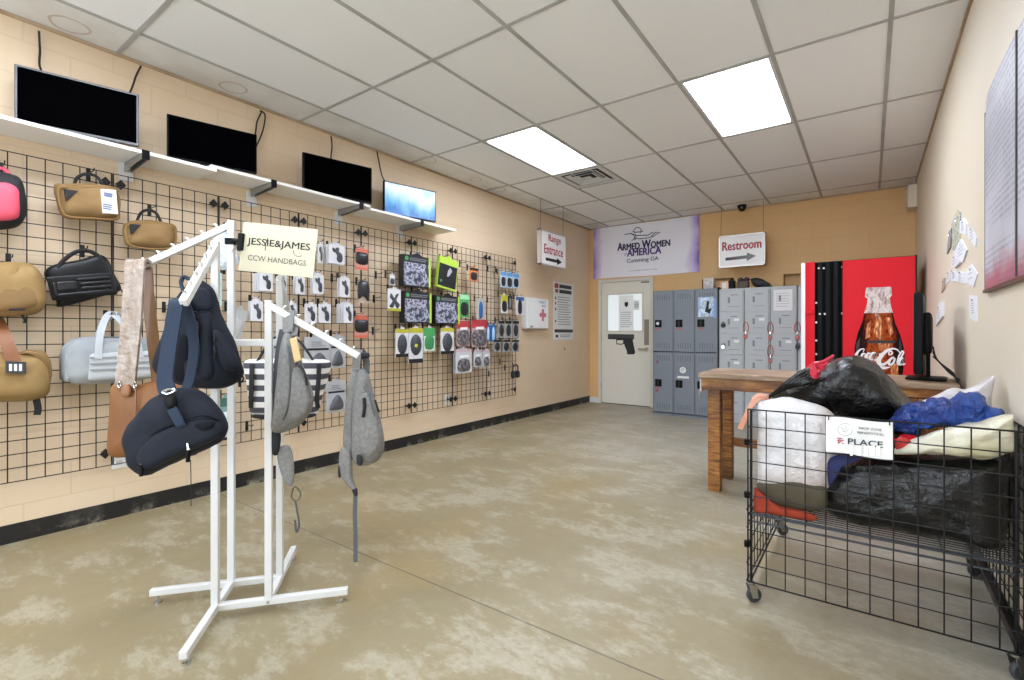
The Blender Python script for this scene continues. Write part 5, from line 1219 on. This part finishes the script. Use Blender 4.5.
# tan leather tote
leat = mat('tan_leather', '8a5c33', .5, bump=(35, .12), var=(4, '734826'), spec=.3); dT = 2.10
t = hbag('leather_tote', [(115, 385), (126, 384), (140, 384), (160, 380), (185, 382), (197, 388), (200, 420), (199, 450), (190, 456), (160, 457), (130, 457), (114, 456), (110, 448), (112, 420)], dT, 'tan leather tote bag hanging from the left rack arm', .05, .05, leat, 'handbag', nz=.003, q=.35, p=4)
hstrap([(136, 386, 2.045), (135, 420, 2.04), (133, 455, 2.05)], .006, mat('leather_seam', '7a4d2a', .5), t, 'side_seam', .004)
hp_([(122, 386), (130, 385), (130, 396), (122, 396)], 2.045, .008, mat('leather_tab', '8a5932', .45), t, 'strap_tab')
for u in (119.5, 135): hcord([(u-1.5, 385, 2.045), (u, 382, 2.04), (u+1.5, 385, 2.045), (u, 388, 2.04)], .003, chrome, t, 'rivet_ring', True)
wrapm = mat('plastic_wrapped_strap', '8f7b6b', .22, bump=(30, .9, .02), coat=.2, var=(12, 'a8998d', (3, 3, 1)))
hstrap([(141, 262, 2.10), (136, 262, 2.06), (134, 285, 2.05), (132, 320, 2.05), (129, 350, 2.05), (126, 380, 2.05), (126, 388, 2.06)], .082, wrapm, t, 'wrapped_strap', .012)
hstrap([(143, 261, 2.10), (147, 268, 2.13), (149, 300, 2.13), (153, 340, 2.13), (157, 372, 2.12), (158, 382, 2.11)], [.03]*6+[.045]*6+[.05]*20, mat('tan_strap', '7f5934', .45, bump=(40, .15), coat=.3), t, 'leather_strap', .008)
t = hbag('plastic_sleeve', [(213, 241), (219, 234), (225, 229), (230, 238), (236, 250), (240, 262), (233, 267), (226, 270), (218, 268), (215, 256)], 2.30, 'crumpled clear plastic sleeve behind the top of the tallest rack post', .02, .02, mat('crumpled_clear', 'b9c2c8', .2, bump=(30, .8, .02), coat=.3, var=(18, 'dfe4e8')), 'plastic sleeve', nz=.006, seed=41)
hcord([(225, 231, 2.30), (224, 226, 2.27), (224, 222.5, 2.24)], .003, blk, t, 'hanging_loop')
# navy backpack
dN = 1.97
t = hbag('navy_backpack', [(192, 283), (200, 280), (207, 284), (213, 293), (217, 308), (223, 322), (233, 342), (240, 364), (242, 375), (236, 384), (219, 389), (200, 388), (182, 385), (165, 378), (157, 370), (157, 362), (164, 343), (172, 322), (180, 298)], dN, 'navy backpack hanging behind the navy sling bag', .085, .07, navy, 'backpack', nz=.004, seed=11)
hp_([(214, 333), (219, 331), (230, 345), (239, 360), (240, 368), (234, 371), (225, 369), (219, 355)], 1.90, .03, navy, t, 'side_pocket')
hp_([(196, 314), (212, 314), (213, 345), (214, 374), (196, 380), (190, 350)], 1.90, .02, navy, t, 'front_pocket')
hp_([(185, 300), (200, 288), (209, 292), (213, 308), (200, 312), (188, 311)], 1.905, .014, navy, t, 'top_pocket')
hp_([(177, 334), (190, 333), (193, 350), (191, 378), (180, 382), (174, 375), (172, 350)], 1.895, .02, navyd, t, 'back_mesh_panel')
hcord([(188, 311, 1.882), (200, 312.5, 1.872), (212, 311, 1.885)], .003, navyd, t, 'zip_line')
for a in ((197, 322), (214, 330), (214, 346)): hcord([(a[0], a[1], 1.872), (a[0]+1, a[1]+6, 1.868), (a[0]+.5, a[1]+12, 1.872)], .004, blk, t, 'zip_pull')
hcord([(184, 292, 1.93), (181, 283, 1.95), (184, 277, 1.97), (190, 281, 1.96), (193, 290, 1.93)], .008, navys, t, 'grab_handle')
hstrap([(185, 300, 1.88), (192, 325, 1.865), (194, 350, 1.87), (190, 372, 1.87)], .03, navys, t, 'shoulder_strap', .01)
hp_([(185, 362), (191, 362), (191, 374), (185, 374)], 1.862, .008, blackp, t, 'buckle')
hcord([(238, 374, 1.95), (243, 377, 1.94), (242, 382, 1.94), (238, 381, 1.95)], .003, blackp, t, 'strap_loop')
# navy sling bag in front
dQ = 1.70; z = lambda x, y: (100+x/5.664, 370+y/5.664)
t = hbag('navy_sling_bag', [z(*p) for p in [(345, 135), (400, 108), (480, 100), (560, 122), (640, 190), (690, 260), (714, 325), (700, 380), (655, 425), (480, 505), (330, 575), (285, 596), (238, 580), (195, 540), (180, 465), (166, 395), (185, 312), (240, 240), (300, 165)]], dQ, 'large navy sling bag hanging lowest at the front of the rack', .085, .075, navy, 'sling bag', nz=.005, seed=21, q=.45)
hp_([z(*p) for p in [(215, 470), (290, 380), (430, 305), (580, 265), (660, 290), (690, 330), (672, 385), (480, 470), (310, 550), (240, 545)]], 1.632, .03, navy, t, 'front_pocket', p=4, q=.4)
hcord([(*z(*p), dd) for p, dd in (((212, 468), 1.625), ((290, 372), 1.617), ((430, 298), 1.612), ((580, 258), 1.617), ((675, 288), 1.64))], .0045, navyd, t, 'zip_line')
hp_([z(*p) for p in [(530, 310), (600, 285), (650, 290), (640, 320), (580, 345)]], 1.607, .006, navyd, t, 'dark_pocket_flap')  # darker flap on the front pocket
def pull(x, y, dy, dd):
    k_ = hcord([(*z(x, y), dd), (*z(x+3, y+dy*.4), dd-.006)], .005, chrome, t, 'zip_pull'); hcord([(*z(x+3, y+dy*.4), dd-.006), (*z(x, y+dy), dd-.004)], .007, blackp, t, 'pull_tab')
pull(234, 490, 110, 1.625); pull(498, 410, 110, 1.607)
hstrap([(178, 299, 1.735), (176, 305, 1.71), (172, 330, 1.69), (168, 355, 1.665), (165, 380, 1.64), (168, 392, 1.625)], .052, navys, t, 'shoulder_strap', .008)
hstrap([(180, 299, 1.745), (186, 306, 1.76), (192, 330, 1.77), (194, 352, 1.765), (190, 378, 1.74), (186, 390, 1.72)], .035, navys, t, 'rear_strap', .008)
hp_([z(*p) for p in [(365, 150), (425, 135), (440, 190), (425, 215), (385, 222)]], 1.612, .012, blackp, t, 'buckle')
hcord([(*z(*p), 1.608) for p in [(355, 125), (385, 135), (425, 118), (415, 108), (375, 112)]], .004, chrome, t, 'ring', True)
hstrap([(*z(405, 215), 1.608), (*z(430, 260), 1.603), (*z(455, 305), 1.600), (*z(470, 320), 1.605)], .03, navys, t, 'lower_strap', .005)
hcord([(190.5, 460, 1.66), (191, 480, 1.66), (191, 506, 1.66)], .0015, blk, t, 'loose_thread')
# grey slings
heat = mat('heather_grey_cloth', '848381', .85, bump=(110, .25), var=(70, '737271')); heatd = mat('dark_grey_binding', '54565a', .8); zipd = mat('zip_grey', '5c5d60', .6)
def sling(lab, body, d, seed, straps, bottom):
    t = hbag('grey_sling_bag', body, d, lab, .06, .06, heat, 'sling bag', nz=.003, seed=seed); return t
t = sling('grey sling bag with a tan tag nearest the rack posts', [(286, 331), (293, 335), (298, 352), (303, 370), (309, 386), (312, 398), (310, 412), (301, 424), (288, 431), (277, 433), (273, 427), (276, 408), (279, 378), (282, 348)], 2.06, 31, 0, 0)
hp_([(291, 372), (300, 368), (308, 388), (309, 404), (303, 416), (290, 421), (287, 400)], 2.012, .014, heat, t, 'front_pocket')
hcord([(296, 346, 2.012), (301, 364, 2.004), (307, 382, 2.006), (310.5, 398, 2.02)], .004, zipd, t, 'zip_line')
hcord([(288, 346, 2.01), (290, 375, 1.998), (288, 405, 2.0), (283, 420, 2.012)], .004, zipd, t, 'zip_line')
hstrap([(284, 330, 2.07), (280, 350, 2.07), (277, 380, 2.075), (274, 410, 2.075), (273, 432, 2.07)], .035, heatd, t, 'side_strap', .008)
hstrap([(290, 311, 2.075), (289, 320, 2.06), (288, 332, 2.045)], .04, heat, t, 'upper_strap', .008)
hstrap([(293, 311, 2.11), (296, 322, 2.09), (294, 336, 2.05)], .025, heat, t, 'upper_strap', .006)
tg = hp_([(290, 339), (296.5, 337), (301, 360), (294.5, 362.5)], 1.985, .002, mat('tan_tag', 'cdb07f', .7), t, 'hang_tag', p=30, q=.2, k=1)
hcord([(296, 363, 1.99), (303, 370, 1.985), (306, 378, 1.985), (307, 385, 1.99)], .005, blk, t, 'zip_pull')
hp_([(273, 425), (279, 428), (281, 440), (277, 455), (271, 452), (271, 438)], 2.06, .014, blk, t, 'strap_adjuster')
hp_([(278, 448), (290, 446), (294, 462), (294, 480), (291, 487), (284, 480), (278, 462)], 2.07, .012, heat, t, 'strap_pad')
hcord([(294, 487, 2.06), (298, 489, 2.06), (300.5, 494, 2.06), (299, 499, 2.06), (294.5, 501, 2.06), (291.5, 496, 2.06)], .0035, mat('ring_bronze', '6e6a5e', .4, .6), t, 'webbing_ring', True)
hcord([(295, 500, 2.06), (297, 510, 2.06), (299, 525, 2.06), (296.5, 532, 2.06), (295, 520, 2.06)], .004, heatd, t, 'loose_webbing')
t = sling('grey sling bag at the right end of the rack arm with a long loose strap', [(360, 368), (367, 373), (372, 390), (377, 410), (382, 430), (383, 450), (377, 461), (363, 466), (355, 462), (352, 445), (353, 415), (356, 385)], 2.19, 33, 0, 0)
hp_([(362, 398), (370, 395), (377, 420), (380, 440), (375, 452), (364, 456), (359, 440)], 2.14, .014, heat, t, 'front_pocket')
hcord([(361, 385, 2.15), (357, 410, 2.145), (355, 440, 2.15), (357, 460, 2.16)], .006, heatd, t, 'zip_line')
hcord([(366, 385, 2.14), (371, 402, 2.13), (376, 424, 2.14)], .004, zipd, t, 'zip_line')
hcord([(364, 398, 2.125), (364.5, 408, 2.122), (363, 417, 2.125)], .007, blk, t, 'zip_pull')
hcord([(375, 400, 2.14), (377.5, 408, 2.135), (379, 412, 2.14)], .005, blk, t, 'zip_pull')
hp_([(357, 455), (362, 457), (362, 465), (357, 464)], 2.135, .008, blk, t, 'zip_end')
hp_([(352, 370), (359, 368), (357, 392), (354, 420), (352, 455), (344, 453), (344, 425), (347, 395)], 2.18, .022, heat, t, 'shoulder_pad')
hp_([(341, 448), (349, 450), (352, 462), (353, 478), (357, 490), (353, 491), (342, 477), (339, 464)], 2.17, .016, heat, t, 'lower_pad')
hp_([(338.5, 466), (341, 467), (341, 477), (338.5, 476)], 2.165, .008, blk, t, 'strap_adjuster')
hp_([(352, 488), (357, 488), (357.5, 496), (354, 495)], 2.168, .01, blk, t, 'strap_adjuster')
hstrap([(355.5, 492, 2.17), (355, 515, 2.17), (355.5, 540, 2.17), (355.5, 562, 2.17)], .018, heatd, t, 'loose_strap', .004)
hstrap([(359, 350, 2.20), (357, 358, 2.18), (356, 370, 2.17)], .035, heat, t, 'upper_strap', .008)
hstrap([(361, 350, 2.22), (366, 360, 2.22), (366, 374, 2.20)], .03, heatd, t, 'upper_strap', .008)
hp_([(361, 353), (369, 353), (369, 358), (361, 358)], 2.19, .012, blk, t, 'strap_adjuster')
# striped handbag on the hidden rear arm
n = NT('striped_canvas'); sp = n.n('SeparateXYZ', {0: n.obj}); s_ = n.math('FRACT', n.math('DIVIDE', n.math('ADD', sp.outputs[2], 2.0), .058))
n.set(Base_Color=n.mix(n.math('LESS_THAN', s_, .5), 'e8e6e4', '4b4c55'), Roughness=.75)
t = hbag('striped_handbag', [(247, 361), (262, 359), (290, 358), (315, 359), (329, 361), (328, 372), (323, 390), (318, 408), (314, 415), (288, 417), (256, 415), (252, 400), (249, 380)], 2.60, 'black and white striped handbag behind the rack posts', .07, .06, n.m, 'handbag', nz=.002, q=.3, p=5)
hp_([(255, 414), (290, 415), (314, 413), (313, 417), (288, 419), (256, 418)], 2.56, .03, blk, t, 'black_base', p=6, q=.3)
for u in (252, 319): hstrap([(u, 364, 2.53), (u-.5, 380, 2.52), (u-(1 if u < 260 else 2), 398, 2.525), (u-1, 408, 2.54)], .022, blk, t, 'black_strap', .006)
hstrap([(256, 364, 2.56), (270, 342, 2.585), (284, 334, 2.59), (300, 342, 2.59), (315, 363, 2.57)], .02, blk, t, 'handle', .006, side=FWD)

# ================================================================= WIRE BAG CART
CX0, CX1, CY0, CY1, CZ0, CZ1 = -.433, .437, 2.30, 3.19, .095, .845; SH = .385
cw_ = mat('cart_black_wire', '141416', .4, .4)
t = thing('wire_cart', ((CX0+CX1)/2, (CY0+CY1)/2, 0), 'black wire grid cart on casters piled with bags by the right wall', 'cart')
def grid(name, a, b, z0, z1, nc, nr, skip=0):
    mb = MB(); a, b = V(a), V(b); nrm = (b-a).normalized().cross(UP)
    for i in range(nc+1): p = a+(b-a)*(i/nc); mb.tube([p+UP*z0, p+UP*z1], .0036 if i in (0, nc) else .0025, 6)
    for j in range(nr+1): mb.tube([a+UP*(z0+(z1-z0)*j/nr)+nrm*.0045, b+UP*(z0+(z1-z0)*j/nr)+nrm*.0045], .0036 if j in (0, nr) else .0025, 6)
    return mb.build(name, cw_, t, 60)
grid('front_panel', (CX0, CY0, 0), (CX1, CY0, 0), CZ0, CZ1, 12, 10)
grid('back_panel', (CX1, CY1, 0), (CX0, CY1, 0), SH, CZ1, 11, 6)
grid('right_panel', (CX1, CY0, 0), (CX1, CY1, 0), CZ0, CZ1, 12, 10)
grid('left_panel', (CX0, CY1, 0), (CX0, CY0, 0), CZ0, SH+.02, 12, 4)
mb = MB()
for i in range(34): y = CY0+.01+(CY1-CY0-.02)*i/33; mb.tube([(CX0, y, SH), (CX1, y, SH)], .0028, 5)
for i in range(5): x = CX0+(CX1-CX0)*i/4; mb.tube([(x, CY0+.01, SH-.006), (x, CY1-.01, SH-.006)], .004, 6)
mb.build('wire_shelf', mat('grey_wire', '3c3e42', .4, .6), t, 60)
for y in (CY0+.012, CY1-.012): 
    mb = MB(); mb.tube([(CX0, y, SH-.03), (CX1, y, SH-.03)], .005, 6); mb.tube([(CX0+.0, y, SH+.0), (CX1, y, SH)], .005, 6)
    mb.build('shelf_rail', mat('grey_wire', ''), t, 60)
for x in (CX0+.012, CX1-.012):
    mb = MB(); wd_ = .008 if x < 0 else .02; mb.bar((x, CY0, CZ0+.006), (x, CY1, CZ0+.006), wd_, wd_); mb.build('bottom_rail', cw_, t, bevel=.002)
for x in (CX0+.011, CX1-.03):
    for y in (CY0+.011, CY1-.011):
        po = MB().tube([(x, y, .085), (x, y, CZ1 if y < 2.5 or x > 0 else CZ1)], .0055, 8).build('corner_post', cw_, t, 60)
        ca = MB(); f2 = Fr((x, y, 0), (.8, .6, 0), (-.6, .8, 0), (0, 0, 1)); ca.lathe([(.016, .080), (.018, .088), (.012, .094)], f2, 12)
        for s_ in (-1, 1): ca.prism([(.0, .024), (.024, .024), (.018, .08), (-.018, .08)], s_*.016-.0015, s_*.016+.0015, Fr((x, y, 0), (.8, .6, 0), (0, 0, 1)))
        c_ = ca.build('caster', mat('zinc_plate', 'a8a49a', .3, .9), t, 50)
        wf = Fr(Fr((x, y, 0), (.8, .6, 0), (0, 0, 1)).p(.012, .032, 0), (.8, .6, 0), (0, 0, 1))
        MB().lathe([(.010, -.011), (.028, -.010), (.032, -.005), (.032, .005), (.028, .010), (.010, .011)], wf, 20).build('wheel', rubber, c_, 40)
for z_ in (.255, .47, .70): MB().lathe([(.012, -.012), (.012, .012)], Fr((CX0-.004, CY0, z_), e1, e2, (0, 0, 1)), 8).build('corner_clip', blackp, t)

def clampx(p): return V((min(max(p.x, CX0+.02), CX1-.02), p.y, p.z))
def cbag(name, px, Y, lab, df, db, m, cat, nz=.008, nf=7, seed=1, p=2.6, q=.55, zmin=SH+.006, k=4, rings=14, group='donated goods in the wire cart', centre=None):
    P = [clampx(onY(u, v, Y)) for u, v in px]
    for q_ in P: q_.z = max(q_.z, zmin+.004)
    c = sum(P, V((0, 0, 0)))/len(P); f2 = BW(c.x, c.z, Y)
    o = [(a.x, a.y) for a in catmull([(q_.x-c.x, q_.z-c.z, 0) for q_ in P], k, True)]
    o = [(min(max(a+c.x, CX0+.02), CX1-.02)-c.x, max(b+c.z, zmin)-c.z) for a, b in o]
    t = thing(name, (c.x, Y, c.z+min(b for a, b in o)), lab, cat, group)
    if centre: cc = onY(*centre, Y); centre = ((cc.x-c.x)*.6, (cc.z-c.z)*.6)
    MB().pillow(o, df, db, f2, rings, p, q, nz=nz, nf=nf, seed=seed, centre=centre).build('bag' if 'bag' in name else 'cloth', m, t, 80)
    return t, f2
bin_ = NT('black_bin_liner'); a_ = bin_.noise(9, 6, rough=.6, stretch=(1, 1, 1.6)); b2 = bin_.noise(22, 4, rough=.6, stretch=(1.6, 1, .7))
bin_.bump(bin_.math('ADD', a_, bin_.math('MULTIPLY', b2, .22)), .6, .035); bin_.set(Base_Color=lin('0a0a0a'), Roughness=.23, Specular_IOR_Level=.5)
wpl = NT('white_bag_plastic'); a_ = wpl.noise(8, 6, rough=.6); wpl.bump(wpl.math('ADD', a_, wpl.math('MULTIPLY', wpl.noise(24, 4, rough=.6), .3)), .8, .04); wpl.set(Base_Color=wpl.ramp(wpl.noise(3.5, 4), [(.4, 'd9d8da'), (.62, 'cdbfb9')]), Roughness=.4)
blb = NT('blue_bag_plastic'); a_ = blb.noise(20, 5, rough=.55); blb.bump(a_, 1.0, .08); blb.set(Base_Color=blb.ramp(blb.noise(7, 3), [(.35, '1d3277'), (.6, '2b55a8')]), Roughness=.16)
crb = NT('cream_bag_plastic'); a_ = crb.noise(7, 5, rough=.5, stretch=(1, 1, 2)); crb.bump(a_, .9, .04); crb.set(Base_Color=crb.ramp(crb.noise(3, 3), [(.4, 'd9d5c4'), (.65, 'c4bd97')]), Roughness=.38)
t, f2 = cbag('garbage_bag', [(823, 470), (845, 457), (880, 452), (930, 450), (975, 450), (1030, 452), (1035, 490), (1030, 535), (960, 540), (900, 530), (850, 515), (826, 500)], 2.60, 'black garbage bag filling the lower right of the wire cart', .27, .32, bin_.m, 'garbage bag', nz=.020, nf=7, seed=3, q=.2, p=5)
t, f2 = cbag('garbage_bag', [(764, 410), (768, 398), (784, 383), (802, 371), (818, 364), (838, 358), (852, 355), (862, 357), (874, 363), (888, 374), (901, 388), (912, 400), (922, 413), (921, 426), (890, 436), (840, 436), (790, 428)], 2.84, 'large black garbage bag with red ties heaped on top of the cart', .25, .26, bin_.m, 'garbage bag', nz=.020, nf=6.5, seed=7, q=.62, p=2.0, zmin=.70, centre=(851, 362))
mb = MB()
rt = mat('red_tie_plastic', 'cf3a4c', .35, bump=(40, .3)); c0 = f2
def tie(pts, wd): 
    return MB().ribbon(catmull([onY(u, v, y) for u, v, y in pts], 5), wd, .01, (.3, -.4, .8)).build('red_tie', rt, t, 60)
tie([(807, 371, 2.66), (814, 366, 2.60), (822, 364, 2.60), (829, 360, 2.63), (832, 358, 2.66)], .035); tie([(812, 365, 2.60), (813, 370, 2.585), (816, 375, 2.58), (820, 372, 2.59)], .04); tie([(818, 366, 2.6), (824, 367, 2.6), (826, 363, 2.62)], .03)
mb = MB()
for i in range(5): mb.tube(catmull([onY(768+3*i, 398-2*i, 2.66), onY(784+4*i, 385-1.2*i+i, 2.60), onY(800+3*i, 374+1.5*i, 2.60), onY(812+i, 368+i, 2.60)], 6), [.008]*6+[.012]*6+[.006]*20, 6)
mb.build('gathered_neck', bin_.m, t, 80)
t, f2 = cbag('white_bag', [(745, 410), (757, 402), (772, 399), (786, 398), (802, 400), (817, 405), (829, 412), (838, 424), (840, 445), (838, 475), (828, 490), (800, 493), (772, 490), (752, 484), (748, 455), (746, 430)], 2.44, 'full white plastic bag of clothes at the left of the wire cart', .115, .14, wpl.m, 'plastic bag', nz=.012, nf=10, seed=5, q=.36, p=3.2, zmin=.455)
t, f2 = cbag('olive_garment', [(757, 484), (775, 478), (792, 477), (812, 482), (827, 490), (826, 508), (812, 512), (790, 508), (768, 500)], 2.365, 'olive brown garment squeezed under the white bag', .035, .03, mat('olive_garment_cloth', '4d4534', .85, bump=(50, .2)), 'garment', nz=.006, seed=9)
t, f2 = cbag('orange_cloth', [(749, 488), (757, 490), (768, 500), (785, 508), (806, 512), (818, 517), (812, 521), (790, 520), (765, 518), (750, 517)], 2.335, 'orange red cloth at the bottom left of the wire cart', .02, .02, mat('orange_cloth', '97361f', .85, bump=(50, .2)), 'cloth', nz=.004, seed=10, rings=8, k=3)
t, f2 = cbag('navy_cloth', [(828, 462), (838, 455), (852, 453), (862, 458), (846, 464), (836, 478), (829, 486)], 2.335, 'navy blue cloth between the white and black bags', .02, .012, mat('navy_cloth', '1d2450', .8), 'cloth', nz=.003, seed=12, rings=8)
t, f2 = cbag('red_garment', [(896, 440), (903, 437), (912, 442), (917, 447), (908, 453), (897, 453)], 2.42, 'small red garment showing right of the cart sign', .03, .03, mat('red_garment_cloth', 'b8322c', .8), 'garment', nz=.003, seed=13, rings=8)
t, f2 = cbag('white_bag', [(912, 408), (935, 396), (952, 387), (966, 389), (985, 382), (999, 377), (1004, 395), (1006, 420), (985, 428), (945, 428), (920, 420)], 2.76, 'white plastic bag sticking up behind the blue bag', .05, .06, wpl.m, 'plastic bag', nz=.007, nf=9, seed=15, q=.3, p=4, zmin=.70)
t, f2 = cbag('blue_bag', [(887, 424), (900, 410), (912, 403), (924, 405), (932, 399), (942, 397), (952, 400), (960, 394), (972, 393), (985, 396), (988, 405), (1001, 411), (1005, 420), (990, 427), (958, 428), (930, 427), (911, 439), (900, 433)], 2.56, 'shiny blue plastic bag on the right of the wire cart', .09, .09, blb.m, 'plastic bag', nz=.015, nf=19, seed=17, q=.42, p=2.2, zmin=.76, k=6, rings=18)
t, f2 = cbag('cream_bag', [(893, 452), (915, 440), (935, 431), (960, 426), (990, 421), (1012, 415), (1036, 424), (1036, 440), (1016, 449), (985, 457), (960, 456), (925, 453)], 2.42, 'cream plastic bag under the blue bag at the cart rim', .10, .10, crb.m, 'plastic bag', nz=.013, nf=12, seed=19, q=.4, p=2.2, zmin=.70, k=6, rings=18)
t = thing('salmon_garment', (-.45, 2.50, .70), 'salmon pink sleeve hanging over the left end of the cart', 'garment', 'donated goods in the wire cart')
P = [onY(u, v, y) for u, v, y in ((764, 396, 2.50), (757, 399, 2.46), (751, 406, 2.43), (746, 416, 2.42), (741, 427, 2.42))]
MB().ribbon(catmull(P, 5), [.05+.002*(i % 3) for i in range(40)], .02, (0, 1, .2)).build('sleeve', mat('salmon_cloth', 'd49a80', .85, bump=(60, .2)), t, 70)
MB().ribbon(catmull([P[3], (P[3]+P[4])/2, P[4]+V((0, 0, -.004))], 4), .056, .024, (0, 1, .2)).build('cuff', mat('salmon_cuff', 'c98d72', .85), t, 70)
# sign zip-tied to the front
fr = BW(0, 0, CY0-.012)
xa, xb, za, zb = -.142, .072, .702, .842
t = thing('cart_sign', ((xa+xb)/2, CY0-.012, za), 'white paper sign fixed on the front of the wire cart', 'sign')
MB().sheet(lambda u, v: (xa+(xb-xa)*u, CY0-.014-.004*sin(u*8)*sin(v*5), za+(zb-za)*v+.003*sin(u*6)), 14, 8, .002).build('sheet', paper, t, 60)
zz_ = .0075
zf = lambda x, y: (onY(820+x/11.333, 410+y/11.333, CY0-.02).x, onY(820+x/11.333, 410+y/11.333, CY0-.02).z)
def ct(s_, L, R, h, m, b=0): a, b_ = zf(*L), zf(*R); text(s_, fr, a[0], (a[1]+b_[1])/2, b_[0], (a[1]+b_[1])/2+h, m, t, zz_, bold=b)
dki = mat('navy_ink', '333a44', .7)
ct('DROP ZONE', (440, 215), (700, 240), .0085, dki, .01); ct('BENEFITTING', (425, 268), (725, 292), .0085, dki, .01)
ct('PLACE', (318, 390), (712, 425), .023, dki, .025)
mb = MB()
ov = [zf(285+85*cos(a*.45), 222+72*sin(a*.45)) for a in range(13)]; mb.stroke(ov, .0012, fr, zz_, zz_+.0004)
for s_ in ([(240, 190), (262, 225), (275, 250)], [(300, 185), (282, 215), (300, 240), (320, 215)], [(255, 240), (300, 250)]): mb.stroke([zf(*p) for p in s_], .0012, fr, zz_, zz_+.0004)
mb.build('outline_logo', mat('logo_grey', '8d9294', .7), t)
mb = MB()
for s_ in ([(190, 318), (255, 322)], [(192, 345), (240, 340)], [(200, 380), (245, 350), (270, 340)], [(250, 375), (268, 382)], [(215, 330), (210, 375)]): mb.stroke([zf(*p) for p in s_], .0035, fr, zz_, zz_+.0004)
mb.build('crimson_logo', mat('crimson_ink', 'a5304c', .7), t)
mb = MB()
for x, w_ in ((355, 30), (440, 45), (520, 35), (585, 50), (660, 30)): a, b_ = zf(x-w_*.7, 405), zf(x+w_*.7, 520); mb.prism([(a[0], a[1]), (b_[0], a[1]+.002), (b_[0]-.002, b_[1]), (a[0]+.002, b_[1])], zz_+.0006, zz_+.0012, fr)
mb.build('peeled_patch', mat('bright_paper', 'fafafa', .5), t)
for x in (xa+.01, xb-.01): MB().tube([fr.p(x, zb-.01, .012), fr.p(x, zb+.006, .006), fr.p(x, zb+.003, -.012), fr.p(x, zb-.012, -.006)], .002, 5, closed=True).build('zip_tie', blackp, t)
